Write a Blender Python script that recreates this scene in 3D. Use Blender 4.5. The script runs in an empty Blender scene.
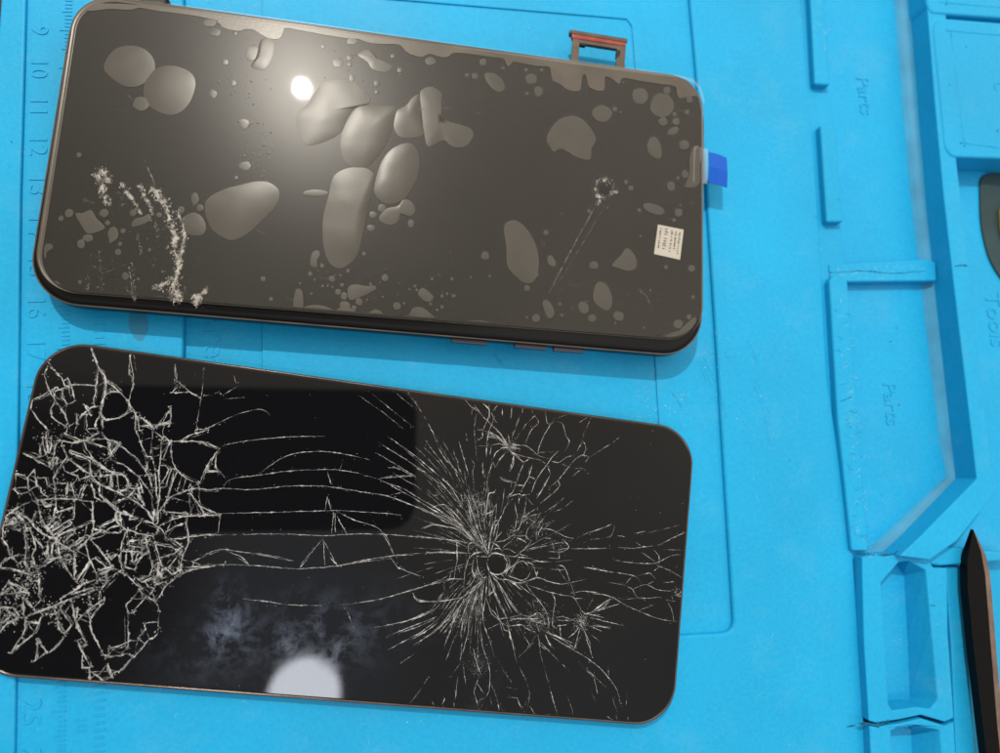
import bpy, bmesh, math, random
from mathutils import Vector, Matrix, Euler
from mathutils.geometry import tessellate_polygon
random.seed(7)
S = 0.01                       # one millimetre in scene units (1 unit = 10 cm)
sc = bpy.context.scene
COL = sc.collection
sc.unit_settings.scale_length = 0.1

# ------------------------------------------------------------------ camera
CAM_H, CRX, CRY, CF = 172.58, 0.139285, -0.154718, 667.1    # hand-held phone, 17 cm above the mat
cam = bpy.data.objects.new('camera', bpy.data.cameras.new('camera'))
COL.objects.link(cam)
cam.location = (0, 0, CAM_H * S)
cam.rotation_euler = (CRX, CRY, 0)
cam.data.sensor_width = 36.0
cam.data.lens = 36.0 * CF / 1000.0
cam.data.clip_start = 0.02
cam.data.clip_end = 200
cam.data.dof.use_dof = True
cam.data.dof.focus_distance = 1.67
cam.data.dof.aperture_fstop = 0.85
sc.camera = cam

# ------------------------------------------------------------------ light
W = bpy.data.worlds.new('World'); sc.world = W; W.use_nodes = True
nt = W.node_tree; nt.nodes.clear()
def N(nt, t, **k):
    n = nt.nodes.new(t)
    for a, b in k.items(): setattr(n, a, b)
    return n
wo = N(nt, 'ShaderNodeOutputWorld'); bg = N(nt, 'ShaderNodeBackground')
tc = N(nt, 'ShaderNodeTexCoord'); sep = N(nt, 'ShaderNodeSeparateXYZ')
nt.links.new(tc.outputs['Generated'], sep.inputs[0])
mr = N(nt, 'ShaderNodeMapRange'); mr.inputs[1].default_value = -0.5; mr.inputs[2].default_value = 0.55
nt.links.new(sep.outputs['Y'], mr.inputs[0])
cr = N(nt, 'ShaderNodeValToRGB')
el = cr.color_ramp.elements
el[0].position = 0.0; el[0].color = (0.38, 0.40, 0.41, 1)
el[1].position = 1.0; el[1].color = (0.93, 0.83, 0.69, 1)
e = el.new(0.33); e.color = (0.43, 0.41, 0.37, 1)
e = el.new(0.6); e.color = (0.60, 0.53, 0.44, 1)
nt.links.new(mr.outputs[0], cr.inputs[0])
wn = N(nt, 'ShaderNodeTexNoise'); wn.inputs['Scale'].default_value = 3.0; wn.inputs['Detail'].default_value = 3
nt.links.new(tc.outputs['Generated'], wn.inputs['Vector'])
wm = N(nt, 'ShaderNodeMapRange'); wm.inputs[1].default_value = 0.3; wm.inputs[2].default_value = 0.7
wm.inputs[3].default_value = 0.8; wm.inputs[4].default_value = 1.2
nt.links.new(wn.outputs[0], wm.inputs[0])
mx = N(nt, 'ShaderNodeMix', data_type='RGBA', blend_type='MULTIPLY'); mx.inputs[0].default_value = 1
nt.links.new(cr.outputs[0], mx.inputs[6]); nt.links.new(wm.outputs[0], mx.inputs[7])
me_ = N(nt, 'ShaderNodeMapRange'); me_.interpolation_type = 'SMOOTHSTEP'      # walls of the room are darker than its ceiling
me_.inputs[1].default_value = 0.05; me_.inputs[2].default_value = 0.85; me_.inputs[3].default_value = 0.30; me_.inputs[4].default_value = 1.32
nt.links.new(sep.outputs['Z'], me_.inputs[0])
mX = N(nt, 'ShaderNodeMapRange'); mX.inputs[1].default_value = -1; mX.inputs[2].default_value = 1; mX.inputs[3].default_value = 0.5; mX.inputs[4].default_value = 1.65
nt.links.new(sep.outputs['X'], mX.inputs[0])
def spot(d, c_in, c_out):                      # soft patch of the room round a direction
    v = N(nt, 'ShaderNodeVectorMath', operation='DOT_PRODUCT'); v.inputs[1].default_value = Vector(d).normalized()
    nt.links.new(tc.outputs['Generated'], v.inputs[0])
    r = N(nt, 'ShaderNodeMapRange'); r.interpolation_type = 'SMOOTHSTEP'; r.inputs[1].default_value = c_out; r.inputs[2].default_value = c_in
    nt.links.new(v.outputs['Value'], r.inputs[0]); return r
arm = spot((-.46, -.11, .88), .990, .966)      # darkened patch standing in for the person who holds the camera
inv = N(nt, 'ShaderNodeMapRange'); inv.inputs[3].default_value = 1; inv.inputs[4].default_value = .06
nt.links.new(arm.outputs[0], inv.inputs[0])
k1 = N(nt, 'ShaderNodeMath', operation='MULTIPLY'); k2 = N(nt, 'ShaderNodeMath', operation='MULTIPLY')
nt.links.new(me_.outputs[0], k1.inputs[0]); nt.links.new(mX.outputs[0], k1.inputs[1])
nt.links.new(k1.outputs[0], k2.inputs[0]); nt.links.new(inv.outputs[0], k2.inputs[1])
nt.links.new(k2.outputs[0], bg.inputs[1])
cool = spot((-.15, -.24, .96), .998, .975)     # bluish patch of the ceiling
mb = N(nt, 'ShaderNodeMix', data_type='RGBA'); mb.inputs[7].default_value = (.46, .51, .58, 1)
nt.links.new(cool.outputs[0], mb.inputs[0]); nt.links.new(mx.outputs[2], mb.inputs[6]); nt.links.new(mb.outputs[2], bg.inputs[0])
nt.links.new(bg.outputs[0], wo.inputs[0])

def lamp(name, loc_mm, aim_mm, size_mm, power, color, size_y=None):
    L = bpy.data.lights.new(name, 'AREA')
    L.shape = 'ELLIPSE' if size_y else 'DISK'; L.size = size_mm * S
    if size_y: L.size_y = size_y * S
    L.energy = power; L.color = color
    o = bpy.data.objects.new(name, L); COL.objects.link(o)
    o.location = Vector(loc_mm) * S
    o.rotation_euler = (Vector(aim_mm) - Vector(loc_mm)).to_track_quat('-Z', 'Y').to_euler()
    return o
# bench lamp whose image lies in the film of the upper phone
d1 = Vector((-0.13275, 0.50222, 0.85449)); p1 = Vector((-25.5, 96.4, 8.6))
lamp('bench_lamp', p1 + d1 * 1000, p1, 16, 490, (1, .93, .82))
# cool round ceiling lamp whose image lies at the edge of the lower screen
d2 = Vector((-0.111, -0.2905, 0.9504)); p2 = Vector((-19.7, -53.4, 2.9))
lamp('ceiling_lamp', p2 + d2 * 1600, p2, 162, 170, (.86, .9, 1.0), 165)

sc.view_settings.view_transform = 'Standard'
sc.view_settings.look = 'None'
sc.view_settings.exposure = 0.69     # exposed for the indoor bench
sc.view_settings.gamma = 1.0
sc.render.engine = 'CYCLES'
sc.cycles.use_denoising = True
sc.cycles.max_bounces = 10
sc.cycles.transparent_max_bounces = 16
sc.cycles.sample_clamp_indirect = 8

# ------------------------------------------------------------------ measuring: photograph pixel -> mm on a level plane
CM = Euler((CRX, CRY, 0)).to_matrix()
def at(px, py, z=0.0):
    d = CM @ Vector(((px - 500) / CF, -(py - 376.5) / CF, -1.0))
    t = (z - CAM_H) / d.z
    return Vector((d.x * t, d.y * t, z))
def ats(pts, z=0.0): return [at(x, y, z) for x, y in pts]

# ------------------------------------------------------------------ materials
def mat(name, base, rough=0.5, spec=0.5, metal=0.0, var=0.0, vscale=20, bump=0.0, bscale=200, coat=0.0, rvar=0.0):
    m = bpy.data.materials.new(name); m.use_nodes = True
    nt = m.node_tree; b = nt.nodes['Principled BSDF']
    base = tuple(c * .62 for c in base); spec *= .62
    b.inputs['Base Color'].default_value = (*base, 1); b.inputs['Roughness'].default_value = rough
    b.inputs['Specular IOR Level'].default_value = spec; b.inputs['Metallic'].default_value = metal
    b.inputs['Coat Weight'].default_value = coat
    tc = N(nt, 'ShaderNodeTexCoord')
    if var or rvar:
        n = N(nt, 'ShaderNodeTexNoise'); n.inputs['Scale'].default_value = vscale; n.inputs['Detail'].default_value = 6
        nt.links.new(tc.outputs['Object'], n.inputs['Vector'])
        if var:
            r = N(nt, 'ShaderNodeValToRGB'); r.color_ramp.elements[0].position = .3; r.color_ramp.elements[1].position = .7
            r.color_ramp.elements[0].color = (*[c * (1 - var) for c in base], 1)
            r.color_ramp.elements[1].color = (*[min(1, c * (1 + var)) for c in base], 1)
            nt.links.new(n.outputs[0], r.inputs[0]); nt.links.new(r.outputs[0], b.inputs['Base Color'])
        if rvar:
            q = N(nt, 'ShaderNodeMapRange'); q.inputs[1].default_value = .3; q.inputs[2].default_value = .7
            q.inputs[3].default_value = max(.02, rough - rvar); q.inputs[4].default_value = rough + rvar
            nt.links.new(n.outputs[0], q.inputs[0]); nt.links.new(q.outputs[0], b.inputs['Roughness'])
    if bump:
        n2 = N(nt, 'ShaderNodeTexNoise'); n2.inputs['Scale'].default_value = bscale; n2.inputs['Detail'].default_value = 4
        nt.links.new(tc.outputs['Object'], n2.inputs['Vector'])
        bp = N(nt, 'ShaderNodeBump'); bp.inputs['Strength'].default_value = bump; bp.inputs['Distance'].default_value = 0.002
        nt.links.new(n2.outputs[0], bp.inputs['Height']); nt.links.new(bp.outputs[0], b.inputs['Normal'])
    return m, nt, b
BLUE = (0.014, 0.49, 0.935)
M_mat, _, _ = mat('blue_silicone', BLUE, .48, .28, var=.07, vscale=2.2, bump=.25, bscale=160, rvar=.07)
def wear(m):
    nt = m.node_tree; b = nt.nodes['Principled BSDF']; src = b.inputs['Base Color'].links[0].from_socket
    tc = N(nt, 'ShaderNodeTexCoord')
    n = N(nt, 'ShaderNodeTexNoise'); n.inputs['Scale'].default_value = 5; n.inputs['Detail'].default_value = 10; n.inputs['Roughness'].default_value = .75
    nt.links.new(tc.outputs['Object'], n.inputs['Vector'])
    r = N(nt, 'ShaderNodeMapRange'); r.inputs[1].default_value = .52; r.inputs[2].default_value = .74; r.inputs[4].default_value = .16
    nt.links.new(n.outputs[0], r.inputs[0])
    x = N(nt, 'ShaderNodeMix', data_type='RGBA'); x.inputs[7].default_value = (.16, .40, .56, 1)
    nt.links.new(r.outputs[0], x.inputs[0]); nt.links.new(src, x.inputs[6])
    g = N(nt, 'ShaderNodeTexNoise'); g.inputs['Scale'].default_value = 90; g.inputs['Detail'].default_value = 3
    nt.links.new(tc.outputs['Object'], g.inputs['Vector'])
    r2 = N(nt, 'ShaderNodeMapRange'); r2.inputs[1].default_value = .3; r2.inputs[2].default_value = .7; r2.inputs[3].default_value = .95; r2.inputs[4].default_value = 1.05
    nt.links.new(g.outputs[0], r2.inputs[0])
    y = N(nt, 'ShaderNodeMix', data_type='RGBA', blend_type='MULTIPLY'); y.inputs[0].default_value = 1
    nt.links.new(x.outputs[2], y.inputs[6]); nt.links.new(r2.outputs[0], y.inputs[7]); nt.links.new(y.outputs[2], b.inputs['Base Color'])
wear(M_mat)
M_body, _, _ = mat('phone_frame_black', (.009, .008, .008), .28, .3, bump=.05, bscale=60)
M_edge, _, _ = mat('dark_bronze_rim', (.13, .10, .085), .24, .5, metal=.6, var=.3, vscale=12)
M_button, _, _ = mat('button_metal', (.13, .13, .17), .35, .5, metal=.7)
M_label, _, _ = mat('label_paper', (.62, .58, .51), .6, .3, var=.04, vscale=40)
M_ink, _, _ = mat('label_ink', (.05, .048, .045), .6, .3)
M_red, _, _ = mat('red_seal', (.42, .075, .055), .4, .4, var=.25, vscale=30)
M_tray, _, _ = mat('tray_metal', (.13, .10, .08), .4, .5, metal=.4, var=.2, vscale=30)
M_tab, _, _ = mat('blue_tab', (.004, .13, .74), .35, .3)
M_tool, _, _ = mat('black_plastic', (.007, .006, .006), .5, .12, bump=.1, bscale=120)
M_toolrim, _, _ = mat('brown_bevel', (.30, .20, .15), .3, .5, metal=.3, var=.3, vscale=25)  # brown tone along the bevel of the prying tool
M_grey, _, _ = mat('dark_grey_plastic', (.035, .075, .085), .7, .4, var=.2, vscale=8)
M_yellow, _, _ = mat('yellow_plastic', (.55, .40, .03), .5, .4)
M_table, _, _ = mat('table_top', (.05, .05, .055), .6, .3, var=.2, vscale=4)
M_dust, _, _ = mat('pale_dust', (.62, .74, .8), .8, .2)
M_rust, _, _ = mat('brown_grit', (.16, .07, .03), .8, .2)
M_cut, _, _ = mat('cut_silicone', (.012, .16, .34), .6, .2, var=.3, vscale=60)
M_dark, _, _ = mat('dark_rubber', (.012, .012, .014), .5, .4)

def mat_residue(name, col, scale, lo, hi):
    """ dry whitish residue or glass splinters, broken up by holes """
    m, nt, b = mat(name, col, .55, .4)
    tc = N(nt, 'ShaderNodeTexCoord'); n = N(nt, 'ShaderNodeTexNoise')
    n.inputs['Scale'].default_value = scale; n.inputs['Detail'].default_value = 4
    nt.links.new(tc.outputs['Object'], n.inputs['Vector'])
    q = N(nt, 'ShaderNodeMapRange'); q.inputs[1].default_value = lo; q.inputs[2].default_value = hi
    nt.links.new(n.outputs[0], q.inputs[0]); nt.links.new(q.outputs[0], b.inputs['Alpha'])
    return m
M_crack = mat_residue('splintered_glass', (.72, .73, .73), 48, .26, .66)
M_fine = mat_residue('hairline_glass', (.76, .77, .77), 55, .36, .72)
M_white = mat_residue('white_residue', (.60, .58, .54), 70, .35, .62)

# black display glass under the film: deep, slightly hazy reflection
M_glass, _, gb = mat('display_glass', (.003, .003, .003), .02, .30)
# cracked display glass with greasy smears near the lower edge
def mat_lower_glass():
    m, nt, b = mat('greasy_display_glass', (.004, .004, .005), .03, .28)
    tc = N(nt, 'ShaderNodeTexCoord')
    n = N(nt, 'ShaderNodeTexNoise'); n.inputs['Scale'].default_value = 14; n.inputs['Detail'].default_value = 9; n.inputs['Roughness'].default_value = .72; n.inputs['Distortion'].default_value = .3
    nt.links.new(tc.outputs['Object'], n.inputs['Vector'])
    q = N(nt, 'ShaderNodeMapRange'); q.inputs[1].default_value = .45; q.inputs[2].default_value = .75
    nt.links.new(n.outputs[0], q.inputs[0])
    tot = None
    for (cx, cy, rx, ry, s) in SMEARS:
        mp = N(nt, 'ShaderNodeMapping'); mp.vector_type = 'TEXTURE'
        mp.inputs['Location'].default_value = (cx * S, cy * S, 0)
        mp.inputs['Scale'].default_value = (rx * S, ry * S, 1)
        nt.links.new(tc.outputs['Object'], mp.inputs['Vector'])
        g = N(nt, 'ShaderNodeTexGradient', gradient_type='QUADRATIC_SPHERE')
        nt.links.new(mp.outputs[0], g.inputs[0])
        k = N(nt, 'ShaderNodeMath', operation='MULTIPLY'); k.inputs[1].default_value = s
        nt.links.new(g.outputs['Fac'], k.inputs[0])
        if tot is None: tot = k
        else:
            a = N(nt, 'ShaderNodeMath', operation='ADD'); nt.links.new(tot.outputs[0], a.inputs[0]); nt.links.new(k.outputs[0], a.inputs[1]); tot = a
    mu = N(nt, 'ShaderNodeMath', operation='MULTIPLY', use_clamp=True)
    nt.links.new(tot.outputs[0], mu.inputs[0]); nt.links.new(q.outputs[0], mu.inputs[1])
    c = N(nt, 'ShaderNodeMix', data_type='RGBA'); c.inputs[6].default_value = (.004, .004, .005, 1); c.inputs[7].default_value = (.07, .088, .13, 1)
    nt.links.new(mu.outputs[0], c.inputs[0]); nt.links.new(c.outputs[2], b.inputs['Base Color'])
    r = N(nt, 'ShaderNodeMapRange'); r.inputs[3].default_value = .03; r.inputs[4].default_value = .3
    nt.links.new(mu.outputs[0], r.inputs[0]); nt.links.new(r.outputs[0], b.inputs['Roughness'])
    return m

def mat_film():
    """ clear protective film: lets the black glass through, micro-scratched sheen on top """
    m = bpy.data.materials.new('clear_film'); m.use_nodes = True
    nt = m.node_tree; nt.nodes.clear()
    out = N(nt, 'ShaderNodeOutputMaterial'); tr = N(nt, 'ShaderNodeBsdfTransparent')
    sharp = N(nt, 'ShaderNodeBsdfGlossy'); sharp.inputs['Roughness'].default_value = .022
    wide = N(nt, 'ShaderNodeBsdfGlossy'); wide.inputs['Roughness'].default_value = .27
    dif = N(nt, 'ShaderNodeBsdfDiffuse'); dif.inputs[0].default_value = (.5, .46, .4, 1)
    tc = N(nt, 'ShaderNodeTexCoord'); n = N(nt, 'ShaderNodeTexNoise'); n.inputs['Scale'].default_value = 520; n.inputs['Detail'].default_value = 2
    nt.links.new(tc.outputs['Object'], n.inputs['Vector'])
    bp = N(nt, 'ShaderNodeBump'); bp.inputs['Strength'].default_value = .12; bp.inputs['Distance'].default_value = .0003
    nt.links.new(n.outputs[0], bp.inputs['Height']); nt.links.new(bp.outputs[0], wide.inputs['Normal'])
    a = N(nt, 'ShaderNodeMixShader'); a.inputs[0].default_value = .80
    nt.links.new(sharp.outputs[0], a.inputs[1]); nt.links.new(wide.outputs[0], a.inputs[2])
    b = N(nt, 'ShaderNodeMixShader'); b.inputs[0].default_value = .42
    nt.links.new(a.outputs[0], b.inputs[1]); nt.links.new(dif.outputs[0], b.inputs[2])
    fr = N(nt, 'ShaderNodeMixShader'); fr.inputs[0].default_value = .0165
    nt.links.new(tr.outputs[0], fr.inputs[1]); nt.links.new(b.outputs[0], fr.inputs[2])
    nt.links.new(fr.outputs[0], out.inputs[0])
    return m
M_film = mat_film()
M_bubble, bnt, bb = mat('lifted_film', (.094, .087, .077), .29, .36, var=.08, vscale=14, bump=.02, bscale=260)
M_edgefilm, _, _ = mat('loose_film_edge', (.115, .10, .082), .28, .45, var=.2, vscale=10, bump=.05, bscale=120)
# wavy crinkle of the lifted film
_n = N(bnt, 'ShaderNodeTexNoise'); _n.inputs['Scale'].default_value = 7; _n.inputs['Detail'].default_value = 1.5
_t = N(bnt, 'ShaderNodeTexCoord'); bnt.links.new(_t.outputs['Object'], _n.inputs['Vector'])
_b = N(bnt, 'ShaderNodeBump'); _b.inputs['Strength'].default_value = .35; _b.inputs['Distance'].default_value = .008
bnt.links.new(_n.outputs[0], _b.inputs['Height'])
_o = bb.inputs['Normal'].links[0].from_node; bnt.links.new(_b.outputs[0], _o.inputs['Normal'])
def mat_haze(name, col, fac):
    m, nt, b = mat(name, col, .3, .5); b.inputs['Alpha'].default_value = fac; return m
M_clear = mat_haze('clear_plastic', (.75, .78, .8), .16)

# ------------------------------------------------------------------ helpers
def newobj(name, bm, m, parent=None, smooth=False, bevel=0, seg=2, angle=35):
    bm.normal_update()
    me = bpy.data.meshes.new(name)
    for v in bm.verts: v.co *= S
    bm.to_mesh(me); bm.free()
    if isinstance(m, (list, tuple)):
        for x in m: me.materials.append(x)
    else: me.materials.append(m)
    o = bpy.data.objects.new(name, me); COL.objects.link(o)
    if smooth:
        for p in me.polygons: p.use_smooth = True
    if bevel:
        b = o.modifiers.new('bevel', 'BEVEL'); b.width = bevel * S; b.segments = seg; b.limit_method = 'ANGLE'; b.angle_limit = math.radians(angle)
        b.use_clamp_overlap = True
    if parent:
        o.parent = parent
        o.matrix_parent_inverse = Matrix.Translation(-parent.location)
    return o
def empty(name, loc):
    o = bpy.data.objects.new(name, None); COL.objects.link(o); o.location = Vector(loc) * S
    o.empty_display_size = .05
    return o
def tag(o, label, cat, group=None, kind=None):
    o['label'] = label; o['category'] = cat
    if group: o['group'] = group
    if kind: o['kind'] = kind
    return o

def rounded(pts, r, n=5):
    """ round the corners of a polygon given in mm """
    out = []
    L = len(pts)
    for i in range(L):
        p = Vector(pts[i]); a = Vector(pts[i - 1]); b = Vector(pts[(i + 1) % L])
        rr = r[i] if isinstance(r, (list, tuple)) else r
        if rr <= 0: out.append(p); continue
        da = (a - p); db = (b - p)
        k = min(rr, da.length * .45, db.length * .45)
        s = p + da.normalized() * k; e = p + db.normalized() * k
        for j in range(n + 1):
            t = j / n
            out.append(s * (1 - t) ** 2 + p * 2 * t * (1 - t) + e * t ** 2)
    return out
def prism_bm(bm, top, z_bot, bot=None):
    """ solid between a polygon (mm, with its own z) and the level z_bot """
    n = len(top)
    if bot is None: bot = [Vector((p.x, p.y, z_bot)) for p in top]
    vt = [bm.verts.new(p) for p in top]; vb = [bm.verts.new(p) for p in bot]
    f = [bm.faces.new(vt), bm.faces.new(vb[::-1])]
    for i in range(n):
        f.append(bm.faces.new((vt[i], vb[i], vb[(i + 1) % n], vt[(i + 1) % n])))
    bmesh.ops.recalc_face_normals(bm, faces=f)
    return f
def prism(name, px, z, z_bot, m, parent, r=0, bevel=.25, bot=None, seg=2):
    bm = bmesh.new()
    top = ats(px, z)
    if r: top = rounded(top, r)
    prism_bm(bm, top, z_bot, bot)
    return newobj(name, bm, m, parent, bevel=bevel, seg=seg)
def ring_prism(name, outer, hole, z, z_bot, m, parent, hole_bot=None, bevel=.2):
    """ raised frame with a pit; all loops in pixels """
    bm = bmesh.new()
    o = ats(outer, z); h = ats(hole, z)
    hb = [Vector((p.x, p.y, z_bot)) for p in h] if hole_bot is None else hole_bot
    vo = [bm.verts.new(p) for p in o]; vh = [bm.verts.new(p) for p in h]
    vob = [bm.verts.new((p.x, p.y, z_bot)) for p in o]; vhb = [bm.verts.new(p) for p in hb]
    allv = vo + vh
    for t in tessellate_polygon([o, h]): bm.faces.new([allv[i] for i in t])
    for a, b in ((vo, vob), (vh, vhb)):
        for i in range(len(a)):
            j = (i + 1) % len(a); bm.faces.new((a[i], b[i], b[j], a[j]))
    bmesh.ops.recalc_face_normals(bm, faces=bm.faces[:])
    return newobj(name, bm, m, parent, bevel=bevel)
def rrect(L, Wd, r, n=10):
    pts = []
    for cx, cy, a0 in ((L/2-r, Wd/2-r, 0), (-L/2+r, Wd/2-r, 90), (-L/2+r, -Wd/2+r, 180), (L/2-r, -Wd/2+r, 270)):
        for i in range(n + 1):
            a = math.radians(a0 + 90 * i / n); pts.append((cx + r * math.cos(a), cy + r * math.sin(a)))
    return pts
def loft(bm, rings, cap0=True, cap1=True):
    vs = [[bm.verts.new(p) for p in r] for r in rings]
    for a, b in zip(vs, vs[1:]):
        for i in range(len(a)):
            j = (i + 1) % len(a); bm.faces.new((a[i], a[j], b[j], b[i]))
    if cap0: bm.faces.new(vs[0][::-1])
    if cap1: bm.faces.new(vs[-1])
def catmull(pts, k=6, closed=True):
    out = []; n = len(pts)
    rng = range(n) if closed else range(n - 1)
    g = (lambda i: pts[i % n]) if closed else (lambda i: pts[max(0, min(n - 1, i))])
    for i in rng:
        p0, p1, p2, p3 = g(i-1), g(i), g(i+1), g(i+2)
        for j in range(k):
            t = j / k
            out.append(.5 * ((2*p1) + (p2-p0)*t + (2*p0-5*p1+4*p2-p3)*t*t + (3*p1-p0-3*p2+p3)*t**3))
    if not closed: out.append(pts[-1])
    return out
def flakes(bm, center, rad, z, n=None, h=.05):
    """ one irregular splinter """
    n = n or random.randint(4, 6); a0 = random.random() * 6.3; st = random.uniform(.5, 1.9); ax = random.random() * 6.3
    ring = []
    for i in range(n):
        a = a0 + 6.283 * i / n; rr = rad * random.uniform(.55, 1.2)
        d = Vector((math.cos(a) * rr * st, math.sin(a) * rr / st, 0)); d.rotate(Euler((0, 0, ax)))
        ring.append(bm.verts.new(Vector((center.x, center.y, z)) + d))
    top = bm.verts.new(Vector((center.x, center.y, z + h * random.uniform(.5, 1.5))))
    for i in range(n): bm.faces.new((ring[i], ring[(i + 1) % n], top))
def ribbon(bm, pts, w, z, jit=.1, step=.7, taper=True, h=.05, straight=False):
    """ a crack or scratch: a low ridge along a wandering line (points in mm) """
    c = catmull([Vector((p.x, p.y, 0)) for p in pts], 5, False) if len(pts) > 2 and not straight else [Vector((p.x, p.y, 0)) for p in pts]
    res = [c[0]]; acc = 0
    for a, b in zip(c, c[1:]):
        L = (b - a).length
        k = max(1, int(L / step))
        for i in range(1, k + 1): res.append(a + (b - a) * i / k)
    n = len(res); prev = None; ph = random.random() * 50; wob = 0
    for i, p in enumerate(res):
        t = (res[min(n-1, i+1)] - res[max(0, i-1)])
        if t.length < 1e-6: continue
        t.normalize(); nn = Vector((-t.y, t.x, 0))
        wob = wob * .6 + random.gauss(0, jit) * .6
        ww = w * (random.uniform(.35, .9) + (random.random() < .13) * random.uniform(.4, 1.1)) * (.6 + .4 * math.sin(i * .37 + ph) ** 2)
        if taper:
            u = i / max(1, n - 1); ww *= min(1, .25 + 4 * u, .25 + 4 * (1 - u))
        q = p + nn * wob * (0 if i in (0, n-1) else 1)
        row = [bm.verts.new((q.x - nn.x*ww/2, q.y - nn.y*ww/2, z)), bm.verts.new((q.x, q.y, z + h)), bm.verts.new((q.x + nn.x*ww/2, q.y + nn.y*ww/2, z))]
        if prev:
            bm.faces.new((prev[0], row[0], row[1], prev[1])); bm.faces.new((prev[1], row[1], row[2], prev[2]))
        prev = row
def text_bm(bm, s, pos, size, ang, h=.25, mirror=False, bold=0.0):
    cu = bpy.data.curves.new('t', 'FONT'); cu.body = s; cu.size = size; cu.extrude = h / 2; cu.align_x = 'CENTER'; cu.align_y = 'CENTER'; cu.offset = bold
    cu.resolution_u = 3
    o = bpy.data.objects.new('t', cu); COL.objects.link(o)
    dg = bpy.context.evaluated_depsgraph_get(); me = bpy.data.meshes.new_from_object(o.evaluated_get(dg))
    me.transform(Matrix.Translation(pos) @ Matrix.Rotation(ang, 4, 'Z'))
    bm.from_mesh(me)
    bpy.data.objects.remove(o); bpy.data.curves.remove(cu); bpy.data.meshes.remove(me)
def box_bm(bm, c, sx, sy, z0, z1, ang):
    pts = []
    for x, y in ((-1, -1), (1, -1), (1, 1), (-1, 1)):
        d = Vector((x * sx / 2, y * sy / 2, 0)); d.rotate(Euler((0, 0, ang))); pts.append(Vector((c.x + d.x, c.y + d.y, z1)))
    prism_bm(bm, pts, z0)

# ================================================================== SETTING
bm = bmesh.new()
prism_bm(bm, [Vector((-600, -500, -9)), Vector((700, -500, -9)), Vector((700, 600, -9)), Vector((-600, 600, -9))], -20)
t = newobj('table', bm, M_table); t['kind'] = 'structure'

# ================================================================== REPAIR MAT
RM = empty('repair_mat', (20, 30, -8.5))
tag(RM, 'sky blue silicone repair mat with embossed rulers and moulded compartments under both phones', 'work mat')
ZB = -8.5
FL = -3.6                                     # level of the compartment floors
# floor sheet under everything
edge = ats([(3, -40), (-2, 40), (-12, 420), (-22, 800)], 0)
bm = bmesh.new()
base_poly = [Vector((p.x, p.y, FL)) for p in edge]
base_poly = [Vector((base_poly[0].x - 2, 260, FL))] + base_poly + [Vector((base_poly[-1].x, -160, FL)), Vector((260, -160, FL)), Vector((260, 260, FL))]
prism_bm(bm, base_poly, ZB)
newobj('mat_base', bm, M_mat, RM, bevel=.4)
# level plateau: left strip, bottom strip and right strip round the sunken panel
plate = [(20, -150), (176, -150), (183, 0), (184.5, 180), (183, 335), (178, 560), (190, 640), (600, 640), (734.5, 632.5), (717, 350), (706, 180), (690, 0), (681, -130),
         (792, -130), (802, 0), (818, 196), (828, 376), (846, 500), (854, 557), (867, 753), (880, 930), (-60, 930), (10, 700)]
pr = [0]*8 + [3.5] + [0]*15
bm = bmesh.new()
prism_bm(bm, rounded(ats(plate, 0), (pr + [0]*30)[:len(plate)]), FL - .5)
newobj('work_surface', bm, M_mat, RM, bevel=.85, seg=4)
# sunken panel floor, its inner magnet panel and the storage strip
prism('panel_floor', [(262, -130), (700, -130), (745, 650), (640, 650), (660, 440), (655, 360), (642, 150), (632, 26), (627, 19), (600, 16.5), (480, 6.5), (262, -12)], -1.35, FL - .3, M_mat, RM, bevel=.3)
prism('inner_panel', [(262.5, -14), (480, 4), (620, 16), (634, 22), (650, 150), (662, 360), (667, 480), (640, 650), (262, 650)], -1.8, FL - .4, M_mat, RM, bevel=.1)
prism('text_strip', [(170, -150), (263, -150), (263, 0), (262.5, 340), (262, 650), (170, 650)], -2.3, FL - .2, M_mat, RM, bevel=.1)
# raised left rim
prism('rim', [(5, -60), (26.5, -60), (25.5, 0), (22.5, 110), (20, 196), (17.5, 420), (15, 700), (12.5, 830), (-22, 830), (-12, 420), (-2, 40)], 1.1, ZB, M_mat, RM, bevel=.5, seg=3)

# ruler marks
bm = bmesh.new()
def cmline(y):                                 # centimetre ruler runs along the left groove
    return 38.5 - (y - 68) * .0085
K0 = at(62, 68, 0); K1 = at(55, 712, 0)
along = (K1 - K0); per_cm = along / 15.0       # 10 cm .. 25 cm
ang = math.atan2(along.y, along.x)
side = Vector((-per_cm.y, per_cm.x, 0)).normalized()
n0 = at(38.5, 68, 0) - K0; n1 = at(30.5, 712, 0) - K1
for c in range(6, 28):
    base = K0 + per_cm * (c - 10)
    off = n0.lerp(n1, (c - 10) / 15)
    text_bm(bm, str(c), base + off + Vector((0, 0, .0)), 5.8, ang, .42)
    for k in range(10):
        p = base + per_cm * (k / 10)
        L = 3.0 if k == 0 else (2.4 if k == 5 else 1.7)
        box_bm(bm, p + side * (1.9 - L / 2 + .4), .28, L, -.05, .16, ang)
# inch ruler with sixteenths
I0 = at(99.5, 331, 0); I1 = at(99.5, 724, 0); al = I1 - I0; u = al.normalized(); n16 = int(al.length / 1.5875) + 10
for k in range(-4, n16):
    p = I0 + u * (k * 1.5875)
    if at(183, 335).y > p.y - 200:
        L = 2.0 if k % 2 else 2.6
        box_bm(bm, p, .34, L, -.05, .16, math.atan2(al.y, al.x))
text_bm(bm, '10', at(81, 724, 0), 3.6, math.atan2(al.y, al.x), .3)
newobj('ruler_marks', bm, M_mat, RM, bevel=.04, seg=1)
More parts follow.
